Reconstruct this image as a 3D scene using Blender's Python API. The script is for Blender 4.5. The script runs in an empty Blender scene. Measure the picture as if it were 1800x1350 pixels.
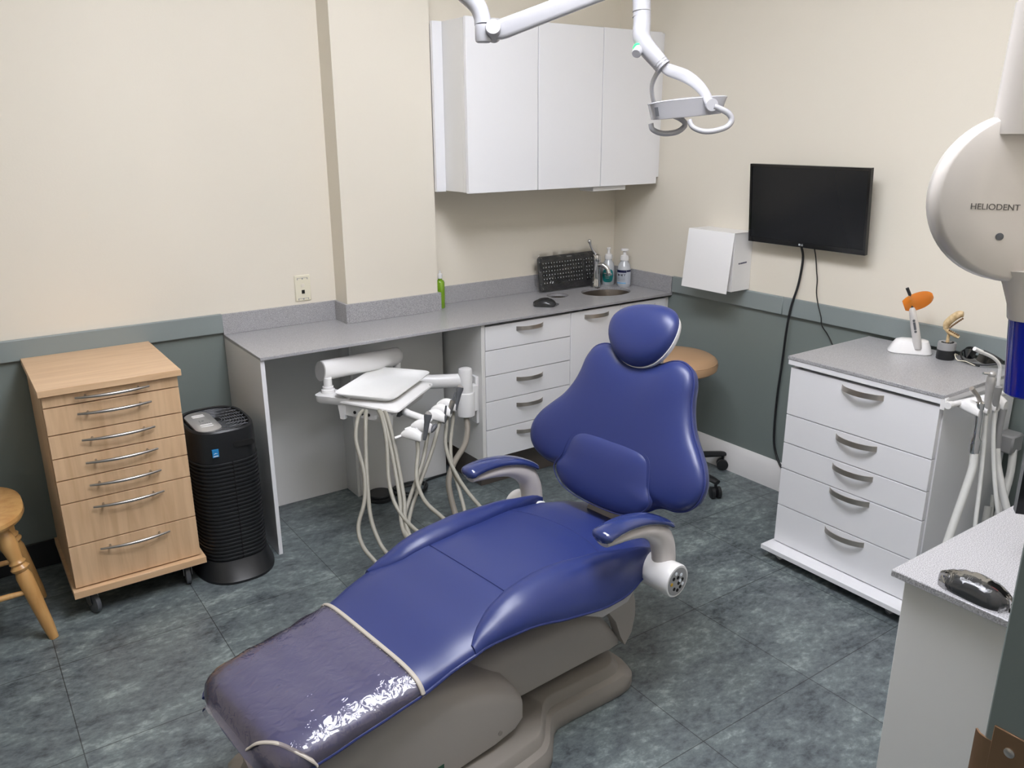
import bpy, bmesh, math, random
from mathutils import Vector, Matrix

random.seed(7)
C = bpy.context.scene.collection
S = bpy.context.scene
PI = math.pi

# ------------------------------------------------------------------ camera, world, lamps, exposure
cam_data = bpy.data.cameras.new('camera')
cam = bpy.data.objects.new('camera', cam_data)
C.objects.link(cam)
cam_data.sensor_width = 36.0
cam_data.lens = 1442.36 * 36.0 / 1800.0
cam_data.clip_start = 0.02
RX = Vector((0.818888, -0.573934, -0.004754))
RY = Vector((0.17395, 0.240281, 0.95499))
RZ = -Vector((0.546959, 0.782857, -0.296599))
CAMLOC = Vector((-2.98119, -3.3092, 1.58515))
cam.matrix_world = Matrix(((RX.x, RY.x, RZ.x, CAMLOC.x), (RX.y, RY.y, RZ.y, CAMLOC.y),
                           (RX.z, RY.z, RZ.z, CAMLOC.z), (0, 0, 0, 1)))
S.camera = cam

world = bpy.data.worlds.new('world')
S.world = world
world.use_nodes = True
world.node_tree.nodes['Background'].inputs[0].default_value = (0.9, 0.95, 1.0, 1)
world.node_tree.nodes['Background'].inputs[1].default_value = 0.35

LAMP = 20.5            # emission of the ceiling light diffusers
S.view_settings.view_transform = 'Standard'
S.view_settings.look = 'None'
S.view_settings.gamma = 1.0
S.view_settings.use_curve_mapping = False
S.view_settings.exposure = 0.0
S.cycles.use_denoising = True
S.cycles.max_bounces = 8


# ------------------------------------------------------------------ materials
def lin(c):
    return tuple(((v / 255) / 12.92 if v / 255 <= 0.04045 else ((v / 255 + 0.055) / 1.055) ** 2.4) for v in c)


def mat(name, rgb, rough=0.5, metal=0.0, spec=0.5, coat=0.0, bump=None, var=None, trans=0.0, emit=None, sheen=0.0, aniso=0):
    m = bpy.data.materials.new(name)
    m.use_nodes = True
    nt = m.node_tree
    p = nt.nodes['Principled BSDF']
    col = lin(rgb) + (1,)
    p.inputs['Base Color'].default_value = col
    p.inputs['Roughness'].default_value = rough
    p.inputs['Metallic'].default_value = metal
    p.inputs['Specular IOR Level'].default_value = spec
    p.inputs['Coat Weight'].default_value = coat
    p.inputs['Coat Roughness'].default_value = 0.08
    p.inputs['Transmission Weight'].default_value = trans
    if sheen:
        p.inputs['Sheen Weight'].default_value = sheen
    if emit:
        p.inputs['Emission Color'].default_value = lin(emit[0]) + (1,)
        p.inputs['Emission Strength'].default_value = emit[1]
    tc = nt.nodes.new('ShaderNodeTexCoord')
    if var:                                     # (scale, rgb2, lo, hi, detail)
        n = nt.nodes.new('ShaderNodeTexNoise')
        n.inputs['Scale'].default_value = var[0]
        n.inputs['Detail'].default_value = var[4] if len(var) > 4 else 3
        nt.links.new(tc.outputs['Object'], n.inputs['Vector'])
        r = nt.nodes.new('ShaderNodeValToRGB')
        r.color_ramp.elements[0].position = var[2]
        r.color_ramp.elements[1].position = var[3]
        r.color_ramp.elements[0].color = col
        r.color_ramp.elements[1].color = lin(var[1]) + (1,)
        nt.links.new(n.outputs['Fac'], r.inputs['Fac'])
        nt.links.new(r.outputs['Color'], p.inputs['Base Color'])
    if bump:                                    # (scale, strength, distance)
        n = nt.nodes.new('ShaderNodeTexNoise')
        n.inputs['Scale'].default_value = bump[0]
        n.inputs['Detail'].default_value = 3
        nt.links.new(tc.outputs['Object'], n.inputs['Vector'])
        b = nt.nodes.new('ShaderNodeBump')
        b.inputs['Strength'].default_value = bump[1]
        b.inputs['Distance'].default_value = bump[2]
        nt.links.new(n.outputs['Fac'], b.inputs['Height'])
        nt.links.new(b.outputs['Normal'], p.inputs['Normal'])
    return m


M = {}
M['cream'] = mat('cream_paint', (229, 222, 207), 0.6, spec=0.3, bump=(140, 0.12, 0.002))
M['sage'] = mat('grey_green_paint', (122, 131, 128), 0.42, spec=0.4, bump=(140, 0.1, 0.002))
M['rail'] = mat('rail_paint', (138, 147, 146), 0.38, spec=0.4)
M['ceil'] = mat('ceiling_tile', (235, 235, 230), 0.8)
M['white'] = mat('white_laminate', (236, 236, 238), 0.22, spec=0.5)
M['whitecarc'] = mat('white_melamine', (226, 225, 222), 0.35)
M['whitewood'] = mat('white_paint', (232, 230, 228), 0.4)
M['vinylbase'] = mat('black_vinyl', (36, 36, 37), 0.5)
M['kick'] = mat('brown_kick', (92, 84, 78), 0.35)
M['beech'] = mat('beech', (222, 188, 150), 0.38)
M['honey'] = mat('honey_wood', (208, 164, 104), 0.32, coat=0.3)
M['steel'] = mat('brushed_steel', (176, 172, 168), 0.28, metal=1.0)
M['nickel'] = mat('brushed_nickel', (206, 198, 190), 0.38, metal=1.0)
M['sinksteel'] = mat('sink_steel', (128, 120, 112), 0.35, metal=0.9)
M['traywhite'] = mat('tray_white', (250, 250, 248), 0.3, spec=0.5)
M['silverpen'] = mat('silver_pen', (222, 219, 216), 0.22, metal=0.35)
M['chrome'] = mat('chrome', (220, 220, 222), 0.06, metal=1.0)
M['blackpl'] = mat('black_plastic', (30, 31, 33), 0.4)
M['blackgl'] = mat('black_gloss', (14, 15, 17), 0.12)
M['screen'] = mat('screen_glass', (24, 26, 29), 0.16, spec=0.35)
M['dark'] = mat('dark_void', (10, 10, 10), 0.8)
M['blue'] = mat('blue_vinyl', (40, 52, 108), 0.36, spec=0.6, bump=(320, 0.05, 0.001))
M['bluedark'] = mat('blue_piping', (40, 50, 104), 0.4)
M['bluegl'] = mat('blue_gloss_urethane', (44, 56, 106), 0.1, spec=0.6, coat=0.4)
M['taupe'] = mat('taupe_plastic', (172, 164, 156), 0.38)
M['taupelt'] = mat('light_taupe_plastic', (200, 194, 190), 0.3)
M['taupedk'] = mat('dark_taupe_plastic', (142, 135, 127), 0.45)
M['whitepl'] = mat('white_plastic', (234, 233, 232), 0.25, spec=0.5)
M['lampwhite'] = mat('lamp_white', (170, 170, 174), 0.22, spec=0.5, coat=0.3)
M['xray'] = mat('xray_housing', (208, 202, 195), 0.24, spec=0.5, coat=0.2)
M['ivory'] = mat('ivory_plastic', (228, 222, 200), 0.4)
M['greyhose'] = mat('grey_hose', (150, 147, 136), 0.45)
M['whitehose'] = mat('white_hose', (212, 212, 208), 0.4)
M['drainhose'] = mat('drain_hose', (150, 143, 132), 0.5)
M['tan'] = mat('tan_vinyl', (190, 154, 118), 0.42, bump=(200, 0.05, 0.001))
M['greypl'] = mat('grey_plastic', (150, 150, 150), 0.4)
M['greydk'] = mat('dark_grey_plastic', (86, 88, 92), 0.35)
M['silver'] = mat('silver_plastic', (186, 184, 182), 0.3, metal=0.5)
M['stickblue'] = mat('sticker_blue', (40, 130, 190), 0.4)
M['stickwhite'] = mat('sticker_white', (235, 240, 245), 0.4)
M['bone'] = mat('bone_resin', (216, 192, 150), 0.5, var=(60, (180, 150, 105), 0.4, 0.7))
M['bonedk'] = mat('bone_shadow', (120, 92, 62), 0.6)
M['brass'] = mat('dull_bronze', (150, 118, 90), 0.35, metal=0.7)
M['letter'] = mat('grey_lettering', (88, 84, 80), 0.5)
M['letterdk'] = mat('dark_lettering', (20, 22, 34), 0.5)
M['letterlt'] = mat('light_lettering', (205, 212, 214), 0.5)
M['navy'] = mat('navy_label', (24, 28, 70), 0.4)
M['teal'] = mat('teal_label', (20, 128, 128), 0.4)
M['ltblue'] = mat('light_blue_label', (120, 180, 220), 0.4)
M['labelgrey'] = mat('label_grey', (190, 196, 206), 0.4)
M['zip'] = mat('zip_tape', (182, 174, 162), 0.5)
M['green_led'] = mat('green_led', (60, 255, 120), 0.4, emit=((50, 255, 110), 2.2))
M['diffuser'] = mat('diffuser', (255, 255, 255), 0.4, emit=((243, 245, 255), LAMP))
M['caster'] = mat('caster_rubber', (92, 94, 98), 0.4)
M['red'] = mat('red_strip', (176, 60, 58), 0.4)
M['yellowbtn'] = mat('yellow_button', (200, 160, 50), 0.5)
M['greenlbl'] = mat('green_label', (20, 70, 50), 0.5)


def glassy(name, rgb, alpha, rough=0.12, bump=None, spec=0.5, dens=0.25, ior=1.5, gcol=1.0):
    """thin clear plastic: mostly transparent with a coloured haze and a glossy surface"""
    m = bpy.data.materials.new(name)
    m.use_nodes = True
    nt = m.node_tree
    p = nt.nodes['Principled BSDF']
    p.inputs['Base Color'].default_value = lin(rgb) + (1,)
    p.inputs['Roughness'].default_value = rough
    p.inputs['Specular IOR Level'].default_value = spec
    out = nt.nodes['Material Output']
    tr = nt.nodes.new('ShaderNodeBsdfTransparent')
    gl = nt.nodes.new('ShaderNodeBsdfGlossy')
    gl.inputs['Roughness'].default_value = rough
    gl.inputs['Color'].default_value = (gcol, gcol, gcol, 1)
    fr = nt.nodes.new('ShaderNodeFresnel')
    fr.inputs['IOR'].default_value = ior
    mx1 = nt.nodes.new('ShaderNodeMixShader')
    mx1.inputs[0].default_value = dens
    mx2 = nt.nodes.new('ShaderNodeMixShader')
    nt.links.new(tr.outputs[0], mx1.inputs[1])
    nt.links.new(p.outputs[0], mx1.inputs[2])
    nt.links.new(fr.outputs[0], mx2.inputs[0])
    nt.links.new(mx1.outputs[0], mx2.inputs[1])
    nt.links.new(gl.outputs[0], mx2.inputs[2])
    nt.links.new(mx2.outputs[0], out.inputs['Surface'])
    tr.inputs[0].default_value = tuple(1 - (1 - v) * alpha for v in lin(rgb)) + (1,)
    if bump:
        tc = nt.nodes.new('ShaderNodeTexCoord')
        n = nt.nodes.new('ShaderNodeTexNoise')
        n.inputs['Scale'].default_value = bump[0]
        n.inputs['Detail'].default_value = 2
        n.inputs['Distortion'].default_value = 1.2
        nt.links.new(tc.outputs['Object'], n.inputs['Vector'])
        b = nt.nodes.new('ShaderNodeBump')
        b.inputs['Strength'].default_value = bump[1]
        b.inputs['Distance'].default_value = bump[2]
        nt.links.new(n.outputs['Fac'], b.inputs['Height'])
        for q in (p, gl, fr):
            nt.links.new(b.outputs['Normal'], q.inputs['Normal'])
    return m


M['clear'] = glassy('clear_film', (172, 160, 176), 0.2, 0.05, (34, 0.8, 0.004), dens=0.15, ior=1.6)  # grey-pink haze colour stands in for the bright walls' reflection
M['film'] = glassy('wrap_film', (205, 208, 212), 0.0, 0.07, (38, 0.6, 0.003), dens=0.04, ior=1.4, gcol=0.4)
M['sleeve'] = glassy('sleeve_film', (215, 217, 220), 0.0, 0.08, (22, 1.0, 0.010), dens=0.03, ior=1.5)
M['bottleclear'] = glassy('bottle_plastic', (222, 226, 230), 0.1, 0.2, dens=0.75)
M['greenbottle'] = glassy('green_bottle_plastic', (150, 200, 30), 0.7, 0.1, dens=0.6)
M['greenliquid'] = mat('green_soap', (70, 150, 20), 0.2)
M['orange'] = glassy('orange_shield', (240, 150, 30), 0.9, 0.1, dens=0.5)
M['bluetube'] = glassy('blue_tube', (10, 40, 200), 0.95, 0.08, dens=0.45)
M['lens'] = glassy('smoke_lens', (18, 19, 21), 0.97, 0.08, dens=0.85)


def counter_mat():
    m = mat('grey_speckle_laminate', (164, 164, 168), 0.28)
    nt = m.node_tree
    p = nt.nodes['Principled BSDF']
    tc = nt.nodes.new('ShaderNodeTexCoord')
    a = nt.nodes.new('ShaderNodeTexNoise')
    a.inputs['Scale'].default_value = 480
    a.inputs['Detail'].default_value = 4
    a.inputs['Roughness'].default_value = 0.7
    nt.links.new(tc.outputs['Object'], a.inputs['Vector'])
    r = nt.nodes.new('ShaderNodeValToRGB')
    e = r.color_ramp.elements
    e[0].position, e[0].color = 0.36, lin((118, 117, 118)) + (1,)
    e[1].position, e[1].color = 0.62, lin((196, 196, 198)) + (1,)
    k = r.color_ramp.elements.new(0.5)
    k.color = lin((162, 161, 163)) + (1,)
    nt.links.new(a.outputs['Fac'], r.inputs['Fac'])
    nt.links.new(r.outputs['Color'], p.inputs['Base Color'])
    return m


M['counter'] = counter_mat()


def wood(m, c2, axis, sc):
    nt = m.node_tree
    p = nt.nodes['Principled BSDF']
    tc = nt.nodes.new('ShaderNodeTexCoord')
    mp = nt.nodes.new('ShaderNodeMapping')
    s = [sc, sc, sc]
    s[axis] = sc * 0.08
    mp.inputs['Scale'].default_value = s
    n = nt.nodes.new('ShaderNodeTexNoise')
    n.inputs['Scale'].default_value = 1.0
    n.inputs['Detail'].default_value = 5
    n.inputs['Distortion'].default_value = 0.6
    r = nt.nodes.new('ShaderNodeValToRGB')
    r.color_ramp.elements[0].position = 0.35
    r.color_ramp.elements[1].position = 0.7
    r.color_ramp.elements[0].color = p.inputs['Base Color'].default_value[:]
    r.color_ramp.elements[1].color = lin(c2) + (1,)
    nt.links.new(tc.outputs['Object'], mp.inputs['Vector'])
    nt.links.new(mp.outputs[0], n.inputs['Vector'])
    nt.links.new(n.outputs['Fac'], r.inputs['Fac'])
    nt.links.new(r.outputs['Color'], p.inputs['Base Color'])


wood(M['beech'], (204, 168, 130), 2, 45)
wood(M['honey'], (188, 138, 80), 2, 30)
M['beechtop'] = mat('beech_top', (222, 188, 150), 0.34)
wood(M['beechtop'], (208, 171, 132), 0, 45)


def floor_mat():
    m = mat('slate_vinyl_tile', (90, 100, 101), 0.36, spec=0.4)
    nt = m.node_tree
    p = nt.nodes['Principled BSDF']
    tc = nt.nodes.new('ShaderNodeTexCoord')
    mp = nt.nodes.new('ShaderNodeMapping')
    mp.inputs['Rotation'].default_value = (0, 0, 0.5)
    mp.inputs['Scale'].default_value = (0.8, 1.3, 1)
    nt.links.new(tc.outputs['Object'], mp.inputs['Vector'])
    ns = []
    for sc_, det, ro, dist in ((8.0, 9, 0.74, 0.15), (46.0, 5, 0.7, 0.3)):
        q = nt.nodes.new('ShaderNodeTexNoise')
        q.inputs['Scale'].default_value = sc_
        q.inputs['Detail'].default_value = det
        q.inputs['Roughness'].default_value = ro
        q.inputs['Distortion'].default_value = dist
        nt.links.new(mp.outputs[0], q.inputs['Vector'])
        ns.append(q)
    a = nt.nodes.new('ShaderNodeMix')
    a.data_type = 'FLOAT'
    a.inputs[0].default_value = 0.42
    nt.links.new(ns[0].outputs['Fac'], a.inputs[2])
    nt.links.new(ns[1].outputs['Fac'], a.inputs[3])
    r = nt.nodes.new('ShaderNodeValToRGB')
    e = r.color_ramp.elements
    e[0].position, e[0].color = 0.37, lin((62, 70, 73)) + (1,)
    e[1].position, e[1].color = 0.64, lin((152, 162, 160)) + (1,)
    k = r.color_ramp.elements.new(0.46)
    k.color = lin((95, 102, 105)) + (1,)
    k = r.color_ramp.elements.new(0.54)
    k.color = lin((112, 122, 122)) + (1,)
    nt.links.new(a.outputs[0], r.inputs['Fac'])
    br = nt.nodes.new('ShaderNodeTexBrick')
    br.offset = 0.0
    br.squash = 1.0
    br.inputs['Scale'].default_value = 1.0
    br.inputs['Brick Width'].default_value = 0.46
    br.inputs['Row Height'].default_value = 0.46
    br.inputs['Mortar Size'].default_value = 0.0014
    br.inputs['Mortar Smooth'].default_value = 0.0
    br.inputs['Color1'].default_value = (1, 1, 1, 1)
    br.inputs['Color2'].default_value = (0.9, 0.9, 0.9, 1)
    br.inputs['Mortar'].default_value = (0.3, 0.3, 0.3, 1)
    mp2 = nt.nodes.new('ShaderNodeMapping')
    mp2.inputs['Location'].default_value = (1.2 + 4.6, 1.69 + 4.6, 0)
    nt.links.new(tc.outputs['Object'], mp2.inputs['Vector'])
    nt.links.new(mp2.outputs[0], br.inputs['Vector'])
    mx = nt.nodes.new('ShaderNodeMix')
    mx.data_type = 'RGBA'
    mx.blend_type = 'MULTIPLY'
    mx.inputs[0].default_value = 1.0
    nt.links.new(r.outputs['Color'], mx.inputs[6])
    nt.links.new(br.outputs['Color'], mx.inputs[7])
    nt.links.new(mx.outputs[2], p.inputs['Base Color'])
    return m


M['floor'] = floor_mat()


# ------------------------------------------------------------------ mesh helpers
def catmull(pts, n, closed=False):
    pts = [Vector(p) for p in pts]
    out = []
    m = len(pts)
    segs = m if closed else m - 1
    for i in range(segs):
        if closed:
            p0, p1, p2, p3 = pts[(i - 1) % m], pts[i], pts[(i + 1) % m], pts[(i + 2) % m]
        else:
            p1, p2 = pts[i], pts[i + 1]
            p0 = pts[i - 1] if i > 0 else p1 * 2 - p2
            p3 = pts[i + 2] if i + 2 < m else p2 * 2 - p1
        for k in range(n):
            t = k / n
            out.append(0.5 * ((2 * p1) + (p2 - p0) * t + (2 * p0 - 5 * p1 + 4 * p2 - p3) * t * t
                              + (3 * p1 - p0 - 3 * p2 + p3) * t ** 3))
    if not closed:
        out.append(pts[-1])
    return out


def interp(tab, x):
    if x <= tab[0][0]:
        return tab[0][1]
    for (x0, y0), (x1, y1) in zip(tab, tab[1:]):
        if x <= x1:
            t = (x - x0) / (x1 - x0)
            t = t * t * (3 - 2 * t) * 0.5 + t * 0.5
            return y0 + (y1 - y0) * t
    return tab[-1][1]


class MB:
    """collects shapes of one part into one mesh (world coordinates)"""

    def __init__(self):
        self.bm = bmesh.new()

    def box(self, x0, x1, y0, y1, z0, z1, bev=0.0, seg=1, mtx=None):
        vs = [self.bm.verts.new((x, y, z)) for z in (z0, z1) for y in (y0, y1) for x in (x0, x1)]
        idx = [(0, 2, 3, 1), (4, 5, 7, 6), (0, 1, 5, 4), (2, 6, 7, 3), (0, 4, 6, 2), (1, 3, 7, 5)]
        fs = [self.bm.faces.new([vs[i] for i in f]) for f in idx]
        if bev > 0:
            es = list({e for f in fs for e in f.edges})
            r = bmesh.ops.bevel(self.bm, geom=es, offset=bev, segments=seg, affect='EDGES', profile=0.5)
            if mtx is not None:
                vv = {v for f in r['faces'] for v in f.verts} | {v for v in vs if v.is_valid}
                for v in vv:
                    v.co = mtx @ v.co
        elif mtx is not None:
            for v in vs:
                v.co = mtx @ v.co
        return self

    def loft(self, loops, cap=True, closed_u=True):
        rows = [[self.bm.verts.new(p) for p in l] for l in loops]
        n = len(rows[0])
        for a, b in zip(rows, rows[1:]):
            for i in range(n if closed_u else n - 1):
                j = (i + 1) % n
                self.bm.faces.new((a[i], a[j], b[j], b[i]))
        if cap and closed_u:
            self.bm.faces.new(list(reversed(rows[0])))
            self.bm.faces.new(rows[-1])
        return self

    def tube(self, pts, r, seg=10, closed=False, cap=True, smooth=0, flat=None):
        """sweep a circle (or ellipse, flat=(rx, ry, up)) along points; r number or list"""
        if smooth:
            rs = r if isinstance(r, (list, tuple)) else None
            pp = catmull(pts, smooth, closed)
            if rs:
                rr = []
                for i in range(len(pts) - 1):
                    for k in range(smooth):
                        rr.append(rs[i] + (rs[i + 1] - rs[i]) * k / smooth)
                rr.append(rs[-1])
                r = rr
            pts = pp
        pts = [Vector(p) for p in pts]
        n = len(pts)
        loops = []
        prev = None
        for i, p in enumerate(pts):
            if closed:
                t = pts[(i + 1) % n] - pts[i - 1]
            else:
                t = pts[min(i + 1, n - 1)] - pts[max(i - 1, 0)]
            t.normalize()
            if flat:
                up = Vector(flat[2])
                u = (up - t * up.dot(t)).normalized()
            elif prev is None:
                u = t.orthogonal().normalized()
            else:
                u = (prev - t * prev.dot(t)).normalized()
            prev = u
            v = t.cross(u)
            rad = r[i] if isinstance(r, (list, tuple)) else r
            rx, ry = (flat[0] * rad, flat[1] * rad) if flat else (rad, rad)
            loops.append([p + u * (ry * math.cos(2 * PI * k / seg)) + v * (rx * math.sin(2 * PI * k / seg)) for k in range(seg)])
        if closed:
            rows = [[self.bm.verts.new(q) for q in l] for l in loops]
            for a in range(n):
                b = (a + 1) % n
                for i in range(seg):
                    j = (i + 1) % seg
                    self.bm.faces.new((rows[a][i], rows[a][j], rows[b][j], rows[b][i]))
        else:
            self.loft(loops, cap)
        return self

    def lathe(self, prof, loc, axis=(0, 0, 1), seg=28, sx=1.0, sy=1.0, rot=0.0):
        """profile [(radius, height)] turned round an axis; caps closed"""
        ax = Vector(axis).normalized()
        q = Vector((0, 0, 1)).rotation_difference(ax)
        loc = Vector(loc)
        loops = []
        for r, h in prof:
            l = []
            for k in range(seg):
                a = 2 * PI * k / seg
                x, y = r * sx * math.cos(a), r * sy * math.sin(a)
                x, y = x * math.cos(rot) - y * math.sin(rot), x * math.sin(rot) + y * math.cos(rot)
                l.append(loc + q @ Vector((x, y, h)))
            loops.append(l)
        return self.loft(loops)

    def ball(self, loc, r, seg=16, sc=(1, 1, 1)):
        loops = []
        for i in range(1, 10):
            th = PI * i / 10
            loops.append([(loc[0] + r * sc[0] * math.sin(th) * math.cos(2 * PI * k / seg),
                           loc[1] + r * sc[1] * math.sin(th) * math.sin(2 * PI * k / seg),
                           loc[2] - r * sc[2] * math.cos(th)) for k in range(seg)])
        return self.loft(loops)

    def prism(self, poly, d):
        """polygon (3D points) pushed along vector d"""
        d = Vector(d)
        return self.loft([[Vector(p) for p in poly], [Vector(p) + d for p in poly]])

    def quad(self, pts):
        self.bm.faces.new([self.bm.verts.new(p) for p in pts])
        return self


ORIGIN = {}


def tag(o, label=None, cat=None, group=None, kind=None):
    if label:
        o['label'] = label
    if cat:
        o['category'] = cat
    if group:
        o['group'] = group
    if kind:
        o['kind'] = kind
    return o


def obj(name, mb, material, parent=None, label=None, sharp=38):
    bm = mb.bm
    bmesh.ops.recalc_face_normals(bm, faces=bm.faces)
    off = ORIGIN[parent.name] if parent else Vector((0, 0, 0))
    if parent is None:
        zs = [v.co.z for v in bm.verts]
        xs = [v.co.x for v in bm.verts]
        ys = [v.co.y for v in bm.verts]
        off = Vector(((min(xs) + max(xs)) / 2, (min(ys) + max(ys)) / 2, min(zs)))
    for v in bm.verts:
        v.co -= off
    me = bpy.data.meshes.new(name)
    bm.to_mesh(me)
    bm.free()
    me.polygons.foreach_set('use_smooth', [True] * len(me.polygons))
    me.set_sharp_from_angle(angle=math.radians(sharp))
    mats = material if isinstance(material, (list, tuple)) else [material]
    for q in mats:
        me.materials.append(q)
    o = bpy.data.objects.new(name, me)
    C.objects.link(o)
    if parent:
        o.parent = parent
        ORIGIN[o.name] = off
    else:
        o.location = off
        ORIGIN[o.name] = off
    if label:
        o['label'] = label
    return o


def thing(name, label, cat, loc, group=None):
    o = bpy.data.objects.new(name, None)
    C.objects.link(o)
    o.empty_display_size = 0.05
    o.location = loc
    ORIGIN[o.name] = Vector(loc)
    return tag(o, label, cat, group)


def struct(name, mb, material, sharp=38):
    return tag(obj(name, mb, material, sharp=sharp), kind='structure')


def text(name, body, size, material, parent, loc, xd, yd, ext=0.0006, bold=False, sx=1.0):
    cu = bpy.data.curves.new(name, 'FONT')
    cu.body = body
    cu.size = size
    cu.extrude = ext
    if bold:
        cu.offset = size * 0.012
    tmp = bpy.data.objects.new('tmp_text', cu)
    C.objects.link(tmp)
    dg = bpy.context.evaluated_depsgraph_get()
    me = bpy.data.meshes.new_from_object(tmp.evaluated_get(dg))
    bpy.data.objects.remove(tmp)
    xd, yd = Vector(xd).normalized(), Vector(yd).normalized()
    zd = xd.cross(yd)
    off = ORIGIN[parent.name]
    for v in me.vertices:
        v.co = Vector(loc) + xd * (v.co.x * sx) + yd * v.co.y + zd * v.co.z - off
    me.materials.clear()
    me.materials.append(material)
    me.name = name
    o = bpy.data.objects.new(name, me)
    C.objects.link(o)
    o.parent = parent
    ORIGIN[o.name] = off
    return o


def rbox_loop(cx, cy, hx, hy, r, z, n=6, ang=0.0):
    out = []
    for (sx, sy, a0) in ((1, 1, 0), (-1, 1, PI / 2), (-1, -1, PI), (1, -1, 3 * PI / 2)):
        for k in range(n + 1):
            a = a0 + PI / 2 * k / n
            x = sx * (hx - r) + r * math.cos(a)
            y = sy * (hy - r) + r * math.sin(a)
            out.append((cx + x * math.cos(ang) - y * math.sin(ang), cy + x * math.sin(ang) + y * math.cos(ang), z))
    return out


# ------------------------------------------------------------------ the room shell
CEIL = 2.8
XL, YF = -4.3, -3.0                      # left wall plane, front (door) wall plane
PX0, PX1, PY = -1.597, -1.158, -0.117    # the pillar
ZR0, ZR1 = 0.808, 0.886                  # chair rail

m = MB().box(XL - 0.1, 0.1, -4.6, 0.1, -0.05, 0.0)
struct('floor', m, M['floor'])
m = MB().box(XL - 0.1, 0.1, YF - 0.12, 0.1, CEIL, CEIL + 0.05)
struct('ceiling', m, M['ceil'])


def two_tone(name, x0, x1, y0, y1, zsplit=0.85):
    m = MB()
    m.box(x0, x1, y0, y1, zsplit, CEIL)
    m.bm.faces.ensure_lookup_table()
    n1 = len(m.bm.faces)
    m.box(x0, x1, y0, y1, 0, zsplit)
    m.bm.faces.ensure_lookup_table()
    for i in range(n1, len(m.bm.faces)):
        m.bm.faces[i].material_index = 1
    return struct(name, m, [M['cream'], M['sage']])


two_tone('wall_back', XL, 0.1, 0.0, 0.1)
two_tone('wall_right', 0.0, 0.1, YF - 0.12, 0.0)
two_tone('wall_left', XL - 0.1, XL, YF - 0.12, 0.1)
JX = -2.146                                # right door jamb
m = MB()
m.box(JX + 0.02, 0.0, YF - 0.12, YF, 0.85, CEIL)
m.box(XL, -3.12, YF - 0.12, YF, 0.85, CEIL)
m.box(-3.12, JX + 0.02, YF - 0.12, YF, 2.1, CEIL)
k = len(m.bm.faces)
m.box(JX + 0.02, 0.0, YF - 0.12, YF, 0, 0.85)
m.box(XL, -3.12, YF - 0.12, YF, 0, 0.85)
m.bm.faces.ensure_lookup_table()
for i in range(k, len(m.bm.faces)):
    m.bm.faces[i].material_index = 1
struct('wall_front', m, [M['cream'], M['sage']])
m = MB().box(PX0, PX1, PY, 0.0, 0, CEIL)
struct('wall_column', m, M['cream'])

# door lining with its strike plate
m = MB()
m.box(JX, JX + 0.02, YF - 0.14, YF, 0, 2.1, 0.002)
m.box(-3.14, -3.12, YF - 0.14, YF, 0, 2.1, 0.002)
m.box(-3.12, JX, YF - 0.14, YF, 2.08, 2.1, 0.002)
door = struct('door_1', m, M['sage'])
m = MB()
m.box(JX - 0.002, JX + 0.001, -3.052, -3.008, 0.832, 0.978, 0.0008)
lip = [(JX - 0.0012, -3.010), (JX - 0.0012, -3.002), (JX + 0.001, -2.994), (JX + 0.006, -2.988)]
loops = []
for z in (0.850, 0.957):
    loops.append([(x, y, z) for x, y in lip] + [(x + 0.002, y - 0.001, z) for x, y in reversed(lip)])
m.loft(loops)
sp = obj('strike_plate', m, M['brass'], door, label='dull bronze strike plate with a curved lip')
m = MB()
for z in (0.956, 0.854):
    m.lathe([(0.0055, 0), (0.0055, 0.0012), (0.003, 0.0022), (0.001, 0.0023)], (JX - 0.002, -3.027, z), (-1, 0, 0), 14)
obj('screw', m, M['nickel'], sp)

# chair rails
m = MB().box(XL, -2.09, -0.017, 0, ZR0, ZR1, 0.003)
struct('trim_1', m, M['rail'])
m = MB()
m.box(-0.017, 0, -1.115, -0.455, ZR0, ZR1, 0.003)
m.box(-0.017, 0, YF, -1.116, ZR0, ZR1, 0.003)
struct('trim_2', m, M['rail'])
# skirtings
m = MB().box(XL, -2.095, -0.008, 0, 0, 0.105, 0.003)
struct('baseboard_back', m, M['vinylbase'])
prof = [(0, 0), (-0.022, 0), (-0.022, 0.105), (-0.004, 0.132), (0, 0.132)]
m = MB().loft([[(x, y, z) for x, z in prof] for y in (YF, -0.43)])
struct('baseboard_right', m, M['whitewood'])
# white lining behind the knee space
m = MB()
m.box(-2.078, PX0, -0.012, 0, 0.0, 0.787)
m.box(PX0 - 0.012, PX0, -0.128, -0.012, 0.0, 0.787)
m.box(PX0, PX1 + 0.012, -0.128, PY, 0.0, 0.787, 0.003)
m.box(PX1, PX1 + 0.012, PY, 0, 0.0, 0.787)
m.box(PX1 + 0.012, -1.13, -0.012, 0, 0.0, 0.787)
struct('trim_3', m, M['whitecarc'])

# ceiling lights (outside the frame, lighting the room)
def troffer(x, y, hx, hy, label):
    t = thing('ceiling_light', label, 'light', (x, y, CEIL), 'recessed ceiling lights')
    m = MB()
    w = 0.03
    m.box(x - hx, x + hx, y - hy, y - hy + w, CEIL - 0.015, CEIL)
    m.box(x - hx, x + hx, y + hy - w, y + hy, CEIL - 0.015, CEIL)
    m.box(x - hx, x - hx + w, y - hy + w, y + hy - w, CEIL - 0.015, CEIL)
    m.box(x + hx - w, x + hx, y - hy + w, y + hy - w, CEIL - 0.015, CEIL)
    obj('frame', m, M['whitepl'], t)
    n = 3
    gap = 0.012
    W = (2 * hx - 2 * w - gap * (n - 1)) / n
    for i in range(n):
        x0 = x - hx + w + i * (W + gap)
        obj('diffuser', MB().box(x0, x0 + W, y - hy + w, y + hy - w, CEIL - 0.012, CEIL - 0.002), M['diffuser'], t)


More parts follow.
